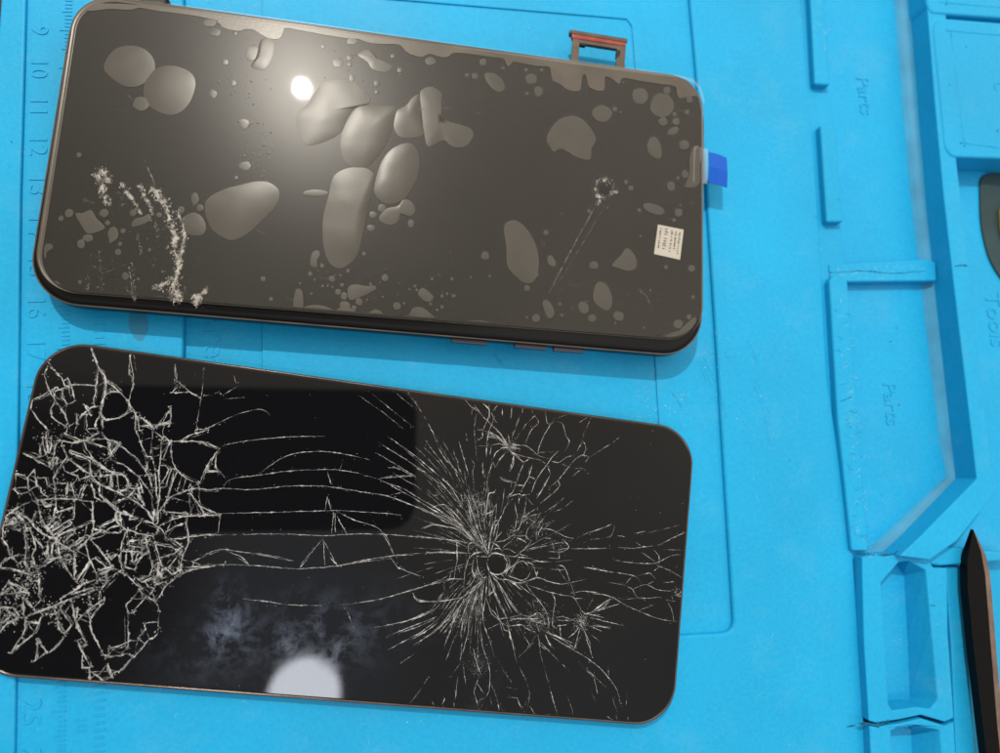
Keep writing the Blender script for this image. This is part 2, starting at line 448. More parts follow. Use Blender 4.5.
# embossed words
def word(s, a, b, z, size):
    bm = bmesh.new()
    A = at(*a, z); B = at(*b, z); d = B - A
    text_bm(bm, s, (A + B) / 2, size, math.atan2(d.y, d.x), .42); newobj('embossed_word', bm, M_mat, RM)
word('Area', (214, 318), (214, 362), -2.3, 8.5)
word('Parts', (861, 72), (867, 120), FL, 6.4)
word('Parts', (888, 378), (893, 430), FL, 6.4)
word('Tools', (990, 284), (999, 356), FL, 7.5)
word('C', (996, 78), (999, 95), 5.3, 4.5)

# ledge and bars between the work surface and the compartments
prism('ledge', [(795, -120), (817, -120), (826, 0), (830, 90), (838, 196), (844, 265), (851, 400), (866, 552), (870, 560), (850, 560), (825, 376), (816, 196), (801, 0)], -.9, ZB + 1, M_mat, RM, bevel=.3)
for q in ([(806, -60), (817, -60), (823.5, 0), (830.5, 85), (815, 84), (810.5, 0)],
          [(820.5, 125), (836, 125), (839, 170), (843.5, 222), (827, 222), (823.5, 170)],
          [(829.5, 281), (833, 276), (843, 275), (848, 282), (858, 420), (869, 551), (852, 551), (838, 420)]):
    prism('raised_bar', q, 1.6, FL, M_mat, RM, bevel=.6, seg=3)
# rib between the two long compartments
prism('compartment_rib', [(829, 264), (927, 259), (936, 262), (937, 281), (845, 282), (830, 279)], -.4, FL - .2, M_mat, RM, bevel=.6, seg=3)
# high wall on the right of the long compartments, with its diagonal end
wt = [(915, -100), (927, 0), (935, 100), (944, 196), (952.5, 270), (965, 376), (972.5, 440), (977, 479), (922, 535), (900, 556),
      (930, 560), (957, 541), (993.5, 495), (988.5, 440), (981.5, 376), (969, 270), (960, 190), (952, 120), (940, -100)]
bm = bmesh.new(); prism_bm(bm, ats(wt, 5.0), FL - .3); newobj('compartment_wall', bm, M_mat, RM, bevel=.35, seg=3)
# soft fillet along the foot of that wall
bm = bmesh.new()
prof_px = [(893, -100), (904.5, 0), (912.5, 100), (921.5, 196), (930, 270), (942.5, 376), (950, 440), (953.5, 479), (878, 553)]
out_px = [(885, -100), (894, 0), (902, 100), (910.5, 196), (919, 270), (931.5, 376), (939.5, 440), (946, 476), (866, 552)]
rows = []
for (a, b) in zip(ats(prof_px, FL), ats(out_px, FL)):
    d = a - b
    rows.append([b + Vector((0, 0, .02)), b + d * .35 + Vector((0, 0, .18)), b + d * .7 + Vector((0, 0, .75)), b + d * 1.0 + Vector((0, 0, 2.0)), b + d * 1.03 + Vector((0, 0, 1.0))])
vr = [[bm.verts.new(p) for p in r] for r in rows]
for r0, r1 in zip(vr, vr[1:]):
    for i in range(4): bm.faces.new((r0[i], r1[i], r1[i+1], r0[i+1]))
newobj('wall_fillet', bm, mat('highlight_silicone', (.07, .43, .74), .5, .3, var=.15, vscale=12)[0], RM, smooth=True)  # greyer blue puts the highlight line of the fillet into its colour
# moulded pads top right
def pad(name, px, z, inner):
    bm = bmesh.new(); top = rounded(ats(px, z), 3.0); prism_bm(bm, top, FL); o = newobj(name, bm, M_mat, RM, bevel=.7, seg=3)
    bm = bmesh.new(); q = rounded(ats(inner, z), 1.6)
    ribbon(bm, q + [q[0]], .7, z + .0, jit=0, step=3, taper=False, h=.22)
    newobj('embossed_line', bm, M_mat, o, smooth=True)
pad('pad', [(919, -100), (927, 4), (931, 13), (1090, 24), (1090, -100)], 5.4, [(938, -90), (946, 3), (1080, 14), (1080, -80)])
pad('pad', [(933, 26), (940, 17.5), (1090, 30), (1100, 170), (1000, 158.5), (952, 157), (945, 148)], 5.4, [(950.5, 31), (1075, 42), (1080, 157), (964, 143.5)])
# small pits below
def pit(outer, hole, floor_right, m=M_mat):
    hb = [Vector((p.x, p.y, FL)) for p in ats(hole, 2.6)]
    for i, px in floor_right.items(): hb[i] = at(*px, FL)
    ring_prism('small_tray', outer, hole, 2.6, FL, M_mat, RM, hb, bevel=.3)
pit([(862, 557), (880, 555.5), (908, 552), (925, 556), (934, 568), (947, 568), (948, 630), (954, 718), (945, 722), (921, 715), (900, 719.5), (876, 723), (869, 721), (864, 640)],
    [(881, 583), (899, 562), (909, 561), (926, 570), (931.5, 630), (938, 700), (930, 709), (917, 707), (892, 710.5), (888.5, 704)],
    {3: (904, 575), 4: (907.5, 640), 5: (910, 698), 6: (909, 701)})
pit([(869.5, 726), (877, 727), (900, 723.5), (921, 718.5), (945, 726), (954, 722), (962, 860), (876, 860)],
    [(891, 731), (897, 727.5), (917, 726), (940, 730), (948, 850), (894, 850)],
    {3: (911, 730), 4: (915, 850)})
prism('tray_ledge', [(945, 566), (962, 566), (968, 640), (978, 800), (958, 800), (951, 640)], -.6, FL - .2, M_mat, RM, bevel=.5)
prism('cross_wall', [(905, 540), (930, 545), (1010, 553), (1015, 560), (940, 566), (905, 560)], 1.4, FL, M_mat, RM, bevel=.6)
# tears in the silicone
for pts, w, z in (([(858, 723), (868, 724), (878, 725), (890, 720.5)], 1.1, 2.7), ([(905, 551.5), (893, 553.5), (880, 555)], 1.2, 2.75), ([(856, 557), (866, 554), (872, 556)], .5, .1),
                  ([(921, 82), (928, 78), (933, 75)], .4, 5.1), ([(954, 266.5), (962, 265), (969, 266)], .5, 5.1), ([(829, 272.5), (845, 272), (866, 271), (890, 273), (925, 271)], .4, -.35),
                  ([(930, 605), (936, 606)], .4, 2.7), ([(840, 402), (848, 398), (852, 397)], .3, 1.65), ([(846, 727), (856, 725)], .3, .08)):
    bm = bmesh.new(); ribbon(bm, ats(pts, z), w, z, jit=.12, h=.03); newobj('tear', bm, M_cut, RM)
# scuffs and pale scratches on the silicone
bm = bmesh.new()
for pts, z in (([(755, 380), (762, 402), (767, 420), (769, 445)], .02), ([(800, 578), (808, 585)], .02), ([(748, 340), (752, 350), (757, 362)], .02), ([(723, 353), (728, 358)], .02),
               ([(256, 717), (261, 725)], .02), ([(720, 390), (727, 420)], .02), ([(700, 360), (712, 385)], -1.3), ([(670, 390), (680, 405)], -1.3), ([(494, 355), (503, 365)], -1.3)):
    for k in range(3):
        o = Vector((random.gauss(0, .5), random.gauss(0, .5), 0)); ribbon(bm, [p + o for p in ats(pts, z)], .16, z, jit=.15, h=.02)
for k in range(26):                            # chewed top of the lowest raised bar
    y = random.uniform(300, 545); x = 832 + (y - 280) * .087
    p = at(x + random.uniform(0, 14), y, 1.62); q = p + Vector((random.uniform(-2.2, 2.2), random.uniform(-1, 1), 0))
    ribbon(bm, [p, (p + q) / 2 + Vector((0, random.uniform(-.4, .4), 0)), q], .35, 1.6, jit=.1, h=.12)
o = newobj('scuff', bm, M_mat, RM); o['kind'] = 'stuff'
bm = bmesh.new()                               # paler wear on the edges and floors
def rub(n, fx, z, L, a0=0, w=.12):
    for k in range(n):
        p = at(*fx(), z); a = random.gauss(a0, .6); l = random.uniform(.3, 1) * L; d = Vector((math.cos(a) * l, math.sin(a) * l, 0))
        ribbon(bm, [p, p + d * .5 + Vector((random.gauss(0, .1), random.gauss(0, .1), 0)), p + d], w * random.uniform(.5, 1.2), z, jit=.08, step=.4, h=.02)
U = random.uniform
def bar3():
    y = U(285, 548); return 833 + (y - 280) * .087 + U(0, 13), y
rub(70, bar3, 1.6, 2.2); rub(26, lambda: (U(832, 925), U(264, 280)), -.4, 2.5)
rub(10, lambda: (U(812, 826), U(2, 80)), 1.6, 3, 1.6); rub(30, lambda: (random.gauss(640, 12), random.gauss(400, 20)), -1.8, 1.2); rub(26, lambda: (random.gauss(712, 10), random.gauss(372, 22)), .0, 1.0, 1.2)
rub(30, lambda: (U(740, 800), U(20, 740)), .0, 4, 1.8, .07); rub(34, lambda: (U(835, 930), U(290, 520)), FL, 1.6, 0, .08); rub(16, lambda: (U(835, 900), U(10, 255)), FL, 2.0, 1.2, .08); rub(30, lambda: (U(884, 902), U(590, 700)), FL, .7, 0, .08)
rub(16, lambda: (U(932, 947), U(575, 715)), 2.6, 1.2, 0, .08); rub(20, lambda: (U(130, 640), U(715, 750)), .0, 1.6, .8, .07); rub(14, lambda: (U(25, 36), U(20, 330)), .0, 1.6, 1.5, .09); rub(20, lambda: (U(185, 260), U(2, 14)), -2.3, 1.5, .6, .09)
o = newobj('pale_wear', bm, mat('rubbed_silicone', (.40, .68, .80), .7, .2)[0], RM); o['kind'] = 'stuff'

# ================================================================== UPPER PHONE
UC, UA, UZ = Vector((-.064, 75.18, 0)), -.04567, 8.5
LC, LA, LZ = Vector((-6.084, -16.67, 0)), -.12276, 2.894
PL, PW = 164.0, 75.73
def loc(C, A, pts, z):
    r = Matrix.Rotation(A, 3, 'Z'); return [r @ Vector((x, y, 0)) + Vector((C.x, C.y, z)) for x, y in pts]
UP = empty('smartphone', (UC.x, UC.y, 0))
tag(UP, 'black smartphone with bubbled protective film, white label sticker and blue pull tab, the upper one', 'smartphone')
BC, BA = UC + Vector((-.3, -1.65, 0)), UA - .0085      # the display sits slightly askew in its frame
bm = bmesh.new(); rings = []
for z, ins in ((.15, 3.0), (.8, 1.5), (2.0, .5), (3.6, .05), (5.0, 0), (6.6, .15), (7.6, .7), (8.05, 1.6)):
    L, Wd = PL + 2.2 - 2 * ins, PW + 3.2 - 2 * ins
    rings.append(loc(BC, BA, rrect(L, Wd, 11.5 - ins * .6, 12), z))
loft(bm, rings); newobj('frame', bm, M_body, UP, smooth=True)
# thin bronze ring added for the brown highlight line along the frame
bm = bmesh.new()
for z in (6.7,):
    r0 = loc(BC, BA, rrect(PL + 2.05, PW + 3.05, 11.5, 12), z); r1 = [p + Vector((0, 0, .3)) for p in r0]
    r2 = loc(BC, BA, rrect(PL + .8, PW + 1.8, 11.0, 12), z + .3); r3 = [p - Vector((0, 0, .3)) for p in r2]
    loft(bm, [r3, r0, r1, r2], False, False)
newobj('highlight_ring', bm, M_edge, UP)
# display glass
bm = bmesh.new()
loft(bm, [loc(UC, UA, rrect(PL - a, PW - a, 10 - a / 2, 12), z) for z, a in ((7.7, .8), (8.2, .5), (8.42, .9))])
newobj('display', bm, M_glass, UP)
# buttons on the lower long side
def button(xa, xb, y0):
    a = at(xa, y0[0], 4.6); b = at(xb, y0[1], 4.6); d = (b - a); n = Vector((d.y, -d.x, 0)).normalized()
    bm = bmesh.new(); q = [a - n * 1.6, b - n * 1.6, b + n * 1.0, a + n * 1.0]
    prism_bm(bm, [p + Vector((0, 0, .5)) for p in q], 3.6); newobj('button', bm, M_button, UP, bevel=.25)
button(451, 487, (338.5, 341.8)); button(514, 546, (344, 346.8)); button(553, 584, (347.4, 349.8))

# protective film
FZ = 8.52
film = []
bm = bmesh.new()
loft(bm, [loc(UC + Vector((0, .35, 0)), UA, rrect(PL - .5, PW + .3, 9.5, 12), z) for z in (FZ - .06, FZ)])
FILM = newobj('protective_film', bm, M_film, UP)
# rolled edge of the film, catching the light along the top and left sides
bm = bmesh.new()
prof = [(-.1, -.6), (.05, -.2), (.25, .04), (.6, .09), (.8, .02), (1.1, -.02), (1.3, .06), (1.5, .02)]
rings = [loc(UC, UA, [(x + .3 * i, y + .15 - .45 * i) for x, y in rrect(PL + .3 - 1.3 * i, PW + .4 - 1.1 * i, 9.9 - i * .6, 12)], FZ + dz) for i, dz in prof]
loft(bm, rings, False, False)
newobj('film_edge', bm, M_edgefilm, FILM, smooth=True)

BUB = []       # outlines in photograph pixels, height in mm
def E_(x, y, rx, ry=None, rot=0, h=None):
    ry = ry or rx; n = 11 if max(rx, ry) > 3 else 9; a = math.radians(rot); q = []
    for i in range(n):
        t = 6.2832 * i / n; k = random.uniform(.92, 1.08)
        ex, ey = rx * math.cos(t) * k, ry * math.sin(t) * k
        q.append((x + ex * math.cos(a) - ey * math.sin(a), y + ex * math.sin(a) + ey * math.cos(a)))
    BUB.append((q, h if h is not None else min(.4, .03 + .012 * min(rx, ry))))
def P_(h, *q): BUB.append((list(q), h))
E_(130, 66, 25.5, 21, 8, .5)
P_(.6, (143.5, 88), (149, 74), (160, 67), (175, 66), (190, 72), (195.5, 83), (191, 100), (181, 112), (168, 115), (153, 109), (146, 100))
for a in ((141,104,8,7),(210,22.5,6.5,4),(215,32,6,4),(244,124,5),(245,166,6,4.5),(252,53,7),(225,62,3),(233,83,3),(213,94,4),(79,155,2.5),(103,6,2.5,1.6),(236,178,2),(235,33,2),
          (352,41,5,3.5),(338,62,5),(350,57,3),(352,78,2.6,3.6),(377,83,3),(400,70,2.6),(430.5,61,5.5,4),(483,62,3.5),(475,76,3.2),(467,75,2),(393,56,2.2),(323,46,2.2),(350,64,2.2),(377,92,2),
          (195,199,3.8,6.2),(200,208,3.6),(181,210,3.5),(69,213,4.2),(61,218.5,2.8),(104,213,4.6,4),(107.5,223,2.6),(113,234,5.2,7.2),(123,231,2.6),(88,238,5.2,3.6),(81,244,4,4.6),(120,244,2),(118,252,3.1),(125.5,276,3.6),(133,213,3.4),(159,215,2.7),(149.5,250,1.7),(80,282,2),
          (315.5,193,12,3.6),(382,208,4,3.8),(373,215,3.4),(371,228,4,3.2),(411,223.5,3.1,4),(485,255.5,4.2),(364,254,2.1),(322,266,2.2),(310,274,2.2),(332,279,3.1),(348,271,1.7),(263,279,2.6),(271,299,2.1),(338,292,2.9),(344,296,3.1,3.8),(342,285,2),(345,305,5.2,3.6),(359,302,3.5),(354,308,2.6),
          (385,278,3.5),(397,306,3.9),(442,296,1.8),(442,307,1.9),(432,279,1.6),(452,279,1.6),(415,286,1.6),
          (546,232.5,2.6),(551.5,261,3.6,6,-25),(594,265,4.4,3.9),(527,288,3.1),(583.5,307.5,5,6.4,-20),(592,318,4),(618.5,316,5.8,4.6,25),(536,318,3.9),(678,324,4.7),(689,317,2.7),(691.5,268.5,3.5),(678.5,212.5,4),(674,220,2.1),(693,297,2),(666,267,2.1),(639,210,2),(671,186,3.8,4.8),(562,315,1.8),(560,304,1.6),
          (626,182,2,2.4),(631,188,2.9,2.5),(602,113.5,9.6,8.4),(615,109,2.6),(538.5,91.5,4.2,5.2),(531,79,5.8,5.4),(640,96,8),(662,105,11.7,11.4),(667,90.5,3.6),(689.5,99.5,3.4),(674.5,114,2.3),(687,112,2.6),(663,121.5,4.4),(676,121.5,3.6),(673,131,6.5,3.4,-25),(684,145,5.2,5),(685,174,3.4,4),(678,178,1.8),(589,211,2),
          (527,93.5,1.8),(526,70,2),(541.5,70,1.8),(503,68,1.7)):
    E_(*a)
P_(.35, (258,49.5),(261,40),(267,37.5),(273,42),(274,50),(271,61),(265,69),(257,69),(251,66),(255,59))
P_(.25, (358,55),(363,51),(369,49.5),(374,53),(378,58.5),(388,62),(392,67),(386,72),(373,69.5),(367.5,62))
P_(.25, (485,74),(493,73),(501,78),(505,87),(501,92),(494,90),(487,82))
P_(.55, (296,122),(298.5,112),(308,103),(316,91),(323,83),(339,79.5),(354,82.5),(364,93),(370,103),(355,108),(347,119),(341,132),(327,140.5),(309,145),(300,138))
P_(.9, (357,108),(366,105.5),(382,106),(396,107),(395.5,118),(388,140.5),(378,156),(365,167),(352,167),(343.5,159),(340.5,146),(342,133),(348,120))
P_(.5, (396,112),(406.5,105),(412,98),(419,95),(419.5,109),(421.5,122),(424,134),(412,138),(400,137),(394,127.5))
P_(.5, (420,95),(423,89),(432.5,87),(442,94),(440,104),(435,114.5),(443,127),(456,125),(469,127.5),(473.5,135),(466,146),(453.5,147),(443,140.5),(429,147),(424.5,135),(422,114.5))
P_(.95, (406.5,143),(415,147),(419,159),(417,177),(407,196),(396,203),(385,203.5),(376,196),(374.5,185),(381,163),(392,149))
P_(.95, (333.5,177),(345,169),(360,167),(371,171),(374,178),(371.5,196),(367.5,208),(359,250),(350,263.5),(339,268.5),(329,262),(323.5,245),(323,219),(328.5,196))
P_(.85, (205.5,202),(221,190.5),(240,185),(256,181.5),(269,182.5),(278,189),(279,198),(274,208.5),(261,221.5),(250,232),(240,238),(229,240),(216,233),(208,222))
P_(.3, (182,219),(193,212.5),(202,217),(206,227),(203,234.5),(193,235.5),(184,231))
P_(.15, (75.5,214),(83,213),(91,210),(97,219),(105,227),(100,231),(88,233.5),(82,226))
P_(.15, (131.5,224),(135,219),(142,217),(149,214),(151,219),(146,223),(134,227))
P_(.2, (379,219),(386,209),(398,206),(404,199.5),(412,202),(415,211),(409,216.5),(402,212.5),(397.5,222),(389,225))
P_(.12, (311,266),(310.5,259),(313,252),(318,250.5),(320,255),(317,261),(317.5,267))
P_(.15, (348,288),(354.5,284.5),(366,286),(374,285.5),(376,289),(369,293),(354.5,299.5),(348.5,298))
P_(.15, (418,292),(423.5,288),(433,296),(431,301),(426,301.5),(420,297))
P_(.1, (293.5,307),(295,292),(298.5,288.5),(302.5,293),(302.5,308))
P_(.4, (504,229.5),(507,222),(516,220.5),(526,228),(535,243),(539,261),(536,278),(528,283.5),(518,278.5),(507.5,266),(506.5,248))
P_(.25, (612,265),(620,256),(626,248.5),(631,250.5),(636,258),(636,267.5),(628,271),(618,268))
P_(.25, (594,289),(598.5,282),(606,284),(611.5,294.5),(612,305),(607,310.5),(600,307.5),(593.5,300))
P_(.2, (542.5,302),(548,300.5),(553,307.5),(554,315),(549,318.5),(545,312))
P_(.15, (643,205),(648,203),(657,205),(662,207.5),(664.5,212),(659,215),(647,211))
P_(.3, (546.5,139),(551.5,127.5),(561,118.5),(576,116),(588,124.5),(596,138.5),(591.5,149),(590,159.5),(577,157.5),(562,149),(554,152),(550,147))
P_(.3, (647,145),(651,137.5),(657,138),(661.5,148),(661,157),(656,158.5),(649,153))
P_(.1, (690,155),(695,146),(700,150),(700,181),(693,187.5),(685,186.5),(686,183),(689,176))
# flat unstuck border patches
P_(.05, (304,310),(309,305.5),(322,305.5),(331,309),(333,311))
P_(.05, (336,311.5),(344,306),(351,308.5),(356,313))
P_(.05, (367.5,315),(375,309.5),(381,311.5),(383,316.5))
P_(.05, (399,318),(409,314),(413,308),(422,307.5),(431,314),(435,320.5))
P_(.05, (448,320),(461,320.5),(485,321),(488,324),(474,325))
P_(.05, (45,245),(51,244),(53,248),(47,252),(46,258),(44,256))
P_(.05, (48,284),(56,281),(61,286),(62,291),(53,290))
P_(.05, (150,297.5),(160,296),(166,298.5),(158,299.5))
P_(.05, (500,326.5),(505,323.5),(511,326),(512,328.5),(504,328))
P_(.05, (655,337),(670,335.5),(685,329),(694,317),(696,321),(690,331),(676,338),(662,339))
BORDER = [(84, 10), (92, 11), (110, 9), (130, 10), (140, 8), (158, 11), (190, 15), (206, 18), (216, 20), (221, 25), (224, 28), (238, 31), (246, 29), (254, 30), (262, 35), (270, 38.5), (278, 39), (282, 35), (284, 29), (288, 28), (298, 30), (310, 32), (326, 35),
          (345, 38), (358, 39), (370, 43), (384, 44), (398, 44.5), (403, 48), (407, 52.5), (414, 55.5), (422, 57), (430, 54), (440, 57), (448, 57), (454, 53), (470, 54), (490, 57), (503, 58.5), (506, 64), (509, 66.5), (513, 62), (520, 63), (536, 66), (549, 67), (551, 74), (553, 81), (560, 84), (568, 90), (579, 91),
          (581.5, 82), (583, 75), (586, 76), (588, 84), (592, 89), (604, 90.5), (605, 77), (612, 79), (617, 83), (620, 83.5), (623, 78), (640, 81), (660, 84), (675, 86.5), (677, 94), (680, 98.5), (688, 97), (697, 96)]
topline = [(696, 84), (686, 79), (640, 73), (584, 65.5), (500, 53.5), (400, 39), (330, 29), (260, 18.5), (182, 9), (140, 5), (104, 3.5), (92, 5)]
def clip_in(p, inset=.6):
    """ keep a point on the film (rounded rectangle of the upper phone) """
    r = Matrix.Rotation(-UA, 3, 'Z'); q = r @ (p - UC); hx, hy, rad = (PL - .5) / 2 - inset, (PW + .3) / 2 - inset, 9.5 - inset
    x, y = max(-hx, min(hx, q.x)), max(-hy, min(hy, q.y - .35))
    cx, cy = max(0, abs(x) - (hx - rad)), max(0, abs(y) - (hy - rad))
    d = math.hypot(cx, cy)
    if cx > 0 and cy > 0 and d > rad:
        x = math.copysign(hx - rad + cx * rad / d, x); y = math.copysign(hy - rad + cy * rad / d, y)
    v = Matrix.Rotation(UA, 3, 'Z') @ Vector((x, y + .35, 0)) + UC; v.z = p.z
    return v
def poly_area(q): return .5 * abs(sum(a.x * b.y - b.x * a.y for a, b in zip(q, q[1:] + q[:1])))
small = bmesh.new()
def dome(bm, out, h, z):
    c = sum(out, Vector()) / len(out)
    # lopsided crown
    cc = c + Vector((random.uniform(-.1, .1), random.uniform(-.1, .1), 0)) * math.sqrt(poly_area(out))
    prev = None; n = len(out)
    for s in (1, .96, .88, .75, .58, .38, .18):
        row = [bm.verts.new(Vector((cc.x + (p.x - cc.x) * s, cc.y + (p.y - cc.y) * s, z + h * (1 - s ** 2.6)))) for p in out]
        if prev:
            for i in range(n): bm.faces.new((prev[i], prev[(i+1) % n], row[(i+1) % n], row[i]))
        prev = row
    t = bm.verts.new(Vector((cc.x, cc.y, z + h)))
    for i in range(n): bm.faces.new((prev[i], prev[(i+1) % n], t))
nb = 0
BUB.sort(key=lambda b: -poly_area(ats(b[0], FZ)))
for q, h in BUB:
    out = [clip_in(p) for p in catmull(ats(q, FZ + .02), 5)]
    if poly_area(out) > 1.3 and nb < 75:
        bm = bmesh.new(); dome(bm, out, h * .22, FZ + .02); bm.normal_update()
        if sum(f.normal.z for f in bm.faces) < 0: bmesh.ops.reverse_faces(bm, faces=bm.faces[:])
        newobj('air_bubble', bm, M_bubble, FILM, smooth=True); nb += 1
    else: dome(small, out, h * .3, FZ + .02)
clusters = [(350, 55, 25, 14), (640, 120, 45, 45), (110, 240, 45, 40), (360, 290, 50, 25), (330, 280, 40, 30), (150, 250, 50, 40), (430, 290, 50, 20), (560, 310, 60, 20), (680, 200, 20, 40), (260, 150, 10, 35), (250, 110, 15, 50), (230, 70, 25, 40), (400, 80, 60, 30), (600, 210, 60, 60), (480, 280, 60, 40), (640, 300, 50, 30)]
for x, y, sx, sy in clusters:
    for k in range(15):
        p = at(x + random.gauss(0, sx * .55), y + random.gauss(0, sy * .55), FZ + .02); r = random.choice([.10, .12, .16, .2, .28, .36])
        dome(small, [clip_in(Vector((p.x + r * math.cos(t), p.y + r * math.sin(t), p.z)), .9) for t in [6.2832 * i / 7 for i in range(7)]], r * .08, FZ + .02)
small.normal_update()
for f in small.faces:
    if f.normal.z < 0: f.normal_flip()
o = newobj('tiny_air_bubbles', small, M_bubble, FILM, smooth=True); o['kind'] = 'stuff'
# loose band of film along the top edge, with its ragged glue line
bm = bmesh.new()
bot = [clip_in(p, .1) for p in catmull(ats(BORDER, FZ + .03), 3, False)]
top = [clip_in(p, .1) for p in catmull(ats(topline, FZ + .03), 6, False)]
ring = [Vector((p.x, p.y, FZ + .035)) for p in bot + top]
vs = [bm.verts.new(p) for p in ring]
for t3 in tessellate_polygon([ring]):
    try: bm.faces.new([vs[i] for i in t3])
    except ValueError: pass
bm.normal_update()
if sum(f.normal.z for f in bm.faces) < 0: bmesh.ops.reverse_faces(bm, faces=bm.faces[:])
newobj('loose_film_border', bm, M_edgefilm, FILM)
bm = bmesh.new()                               # clear overhang of the film past the top side
rows = []
for i, p in enumerate(catmull(ats([(420, 43), (500, 53.5), (584, 65.5), (640, 73), (680, 78.5), (694, 84), (700, 93), (703, 104)], FZ), 5, False)):
    d = (p - UC); d = Vector((0, 1, 0)) if p.x < UC.x + 70 else Vector((.6, .8, 0)); k = min(1, i / 8)
    rows.append([p + Vector((0, 0, .02)), p + d * .5 * k + Vector((0, 0, .12)), p + d * 1.1 * k + Vector((0, 0, -.1))])
vr = [[bm.verts.new(p) for p in r] for r in rows]
for r0, r1 in zip(vr, vr[1:]):
    for i in range(2): bm.faces.new((r0[i], r0[i+1], r1[i+1], r1[i]))
newobj('film_overhang', bm, mat_haze('milky_film', (.85, .85, .82), .15), FILM, smooth=True)
# pull tab
bm = bmesh.new()
A = [at(694, 146, 8.6), at(708, 149, 8.4), at(707, 184, 8.2), at(693, 182, 8.6)]
prism_bm(bm, A, 8.55 - .2)
newobj('tab_base', bm, M_clear, FILM)
bm = bmesh.new()
rows = []
for i, t in enumerate((0, .25, .5, .62, .8, 1)):
    a = Vector((*at(709, 152, 7.6).xy, 7.6)).lerp(at(709.5, 181, 7.6), t); b = at(727, 157.5, 7.6).lerp(at(729, 186, 7.6), t)
    dz = -.9 * max(0, (t - .5)) * 2
    rows.append([a + Vector((0, 0, dz)), (a + b) / 2 + Vector((0, 0, dz + .25)), b + Vector((0, 0, dz - .2))])
vr = [[bm.verts.new(p) for p in r] for r in rows]; vr2 = [[bm.verts.new(p - Vector((0, 0, .15))) for p in r] for r in rows]
for g in (vr, vr2):
    for r0, r1 in zip(g, g[1:]):
        for i in range(2): bm.faces.new((r0[i], r0[i+1], r1[i+1], r1[i]))
for g0, g1 in ((vr[0], vr2[0]), (vr[-1], vr2[-1])):
    for i in range(2): bm.faces.new((g0[i], g1[i], g1[i+1], g0[i+1]))
for c in (0, 2):
    for i in range(len(vr) - 1): bm.faces.new((vr[i][c], vr[i+1][c], vr2[i+1][c], vr2[i][c]))
bmesh.ops.recalc_face_normals(bm, faces=bm.faces[:])
newobj('pull_tab', bm, M_tab, FILM)

# label sticker with its print
LABZ = FZ + .08
quad = ats([(658, 224.5), (683.7, 229.7), (680, 259.8), (654, 253.9)], LABZ)
bm = bmesh.new(); prism_bm(bm, quad, FZ + .01); LAB = newobj('label_sticker', bm, M_label, UP)
bm = bmesh.new()
def lab(u, v):
    return quad[0].lerp(quad[1], u).lerp(quad[3].lerp(quad[2], u), v)
la = math.atan2((quad[3] - quad[0]).y, (quad[3] - quad[0]).x)
for u, v0, v1, hgt in ((.13, .12, .78, .42), (.34, .10, .80, .85), (.57, .13, .82, .5), (.72, .13, .72, .5), (.87, .13, .84, .5)):
    v = v0                                     # a printed line runs down the label; each character is two or three strokes
    while v < v1:
        c = lab(u, v); wc = hgt * .62
        if random.random() < .7: box_bm(bm, c + Vector((random.uniform(-.2, .2) * hgt, random.uniform(-.2, .2) * hgt, 0)), wc * random.uniform(.6, .9), .2, LABZ - .02, LABZ + .012, la + random.choice((0, .5, -.5)))
        box_bm(bm, c + Vector((random.uniform(-.2, .2) * hgt, random.uniform(-.2, .2) * hgt, 0)), .23, hgt * random.uniform(.6, 1.25), LABZ - .02, LABZ + .016, la)
        v += wc / 7.6 * random.choice((1.1, 1.25, 1.5, 2.2))
newobj('printed_marks', bm, M_ink, LAB)

# dried residue and scratches on the film
bm = bmesh.new()
def smear(pts, w, n, z=FZ + .03, r=(.12, .45), core=.9):
    q = catmull(ats(pts, z), 8, False)
    if core: ribbon(bm, ats(pts, z), w * core, z, jit=w * .18, step=.35, h=.06)
    for k in range(int(n * 2.6)):
        p = random.choice(q) + Vector((random.gauss(0, w * .55), random.gauss(0, w * .55), 0)); flakes(bm, p, random.uniform(r[0] * .5, r[1] * .6), z, h=.06)
smear([(153,188),(160,197),(167,209),(171,224),(175.5,235),(174.5,248),(179,262),(176,275),(174,286),(177,299)], 1.1, 230)
smear([(178,212),(183,226),(184,239),(181,256),(179,268)], .7, 90)
smear([(176,290),(177,298)], 1.6, 60)
smear([(154,288),(159,287),(165,283),(172,278)], .6, 40)
smear([(195,303),(198,298),(203,293),(207,289)], .6, 50); smear([(193,296),(200,299)], .5, 25); smear([(196,300),(197,305)], .9, 25)
smear([(97,171),(101,181),(103,190),(106,199),(108,202)], .9, 110); smear([(101,170),(106,175),(109,181)], .7, 50)
smear([(122.5,184),(127,192),(131,198)], .5, 40); smear([(131,197),(137,207),(140,213)], .35, 30, core=.4)
smear([(140.5,186),(143,193),(146,199)], .5, 45); smear([(146,199),(150,206),(152,213)], .35, 25, core=.3)
smear([(144,159.6),(149,171),(154,182)], .25, 14, r=(.06, .16)); smear([(155,190),(160,200)], 1.3, 30)
for x0, y0, x1, y1, n in ((138,235,141,254,18),(155,222,157,243,14),(99,252,101,290,20),(87,272,88,290,16),(131,262,134,298,24),(126,288,136,300,12),(84,200,92,203,6),(118,192,124,205,10),(540,240,545,246,5),(640,290,650,305,14)):
    smear([(x0, y0), ((x0+x1)/2+1, (y0+y1)/2), (x1, y1)], .5, n, r=(.08, .22), core=0)
smear([(128,262),(131,280),(133,300)], .12, 3, core=1)
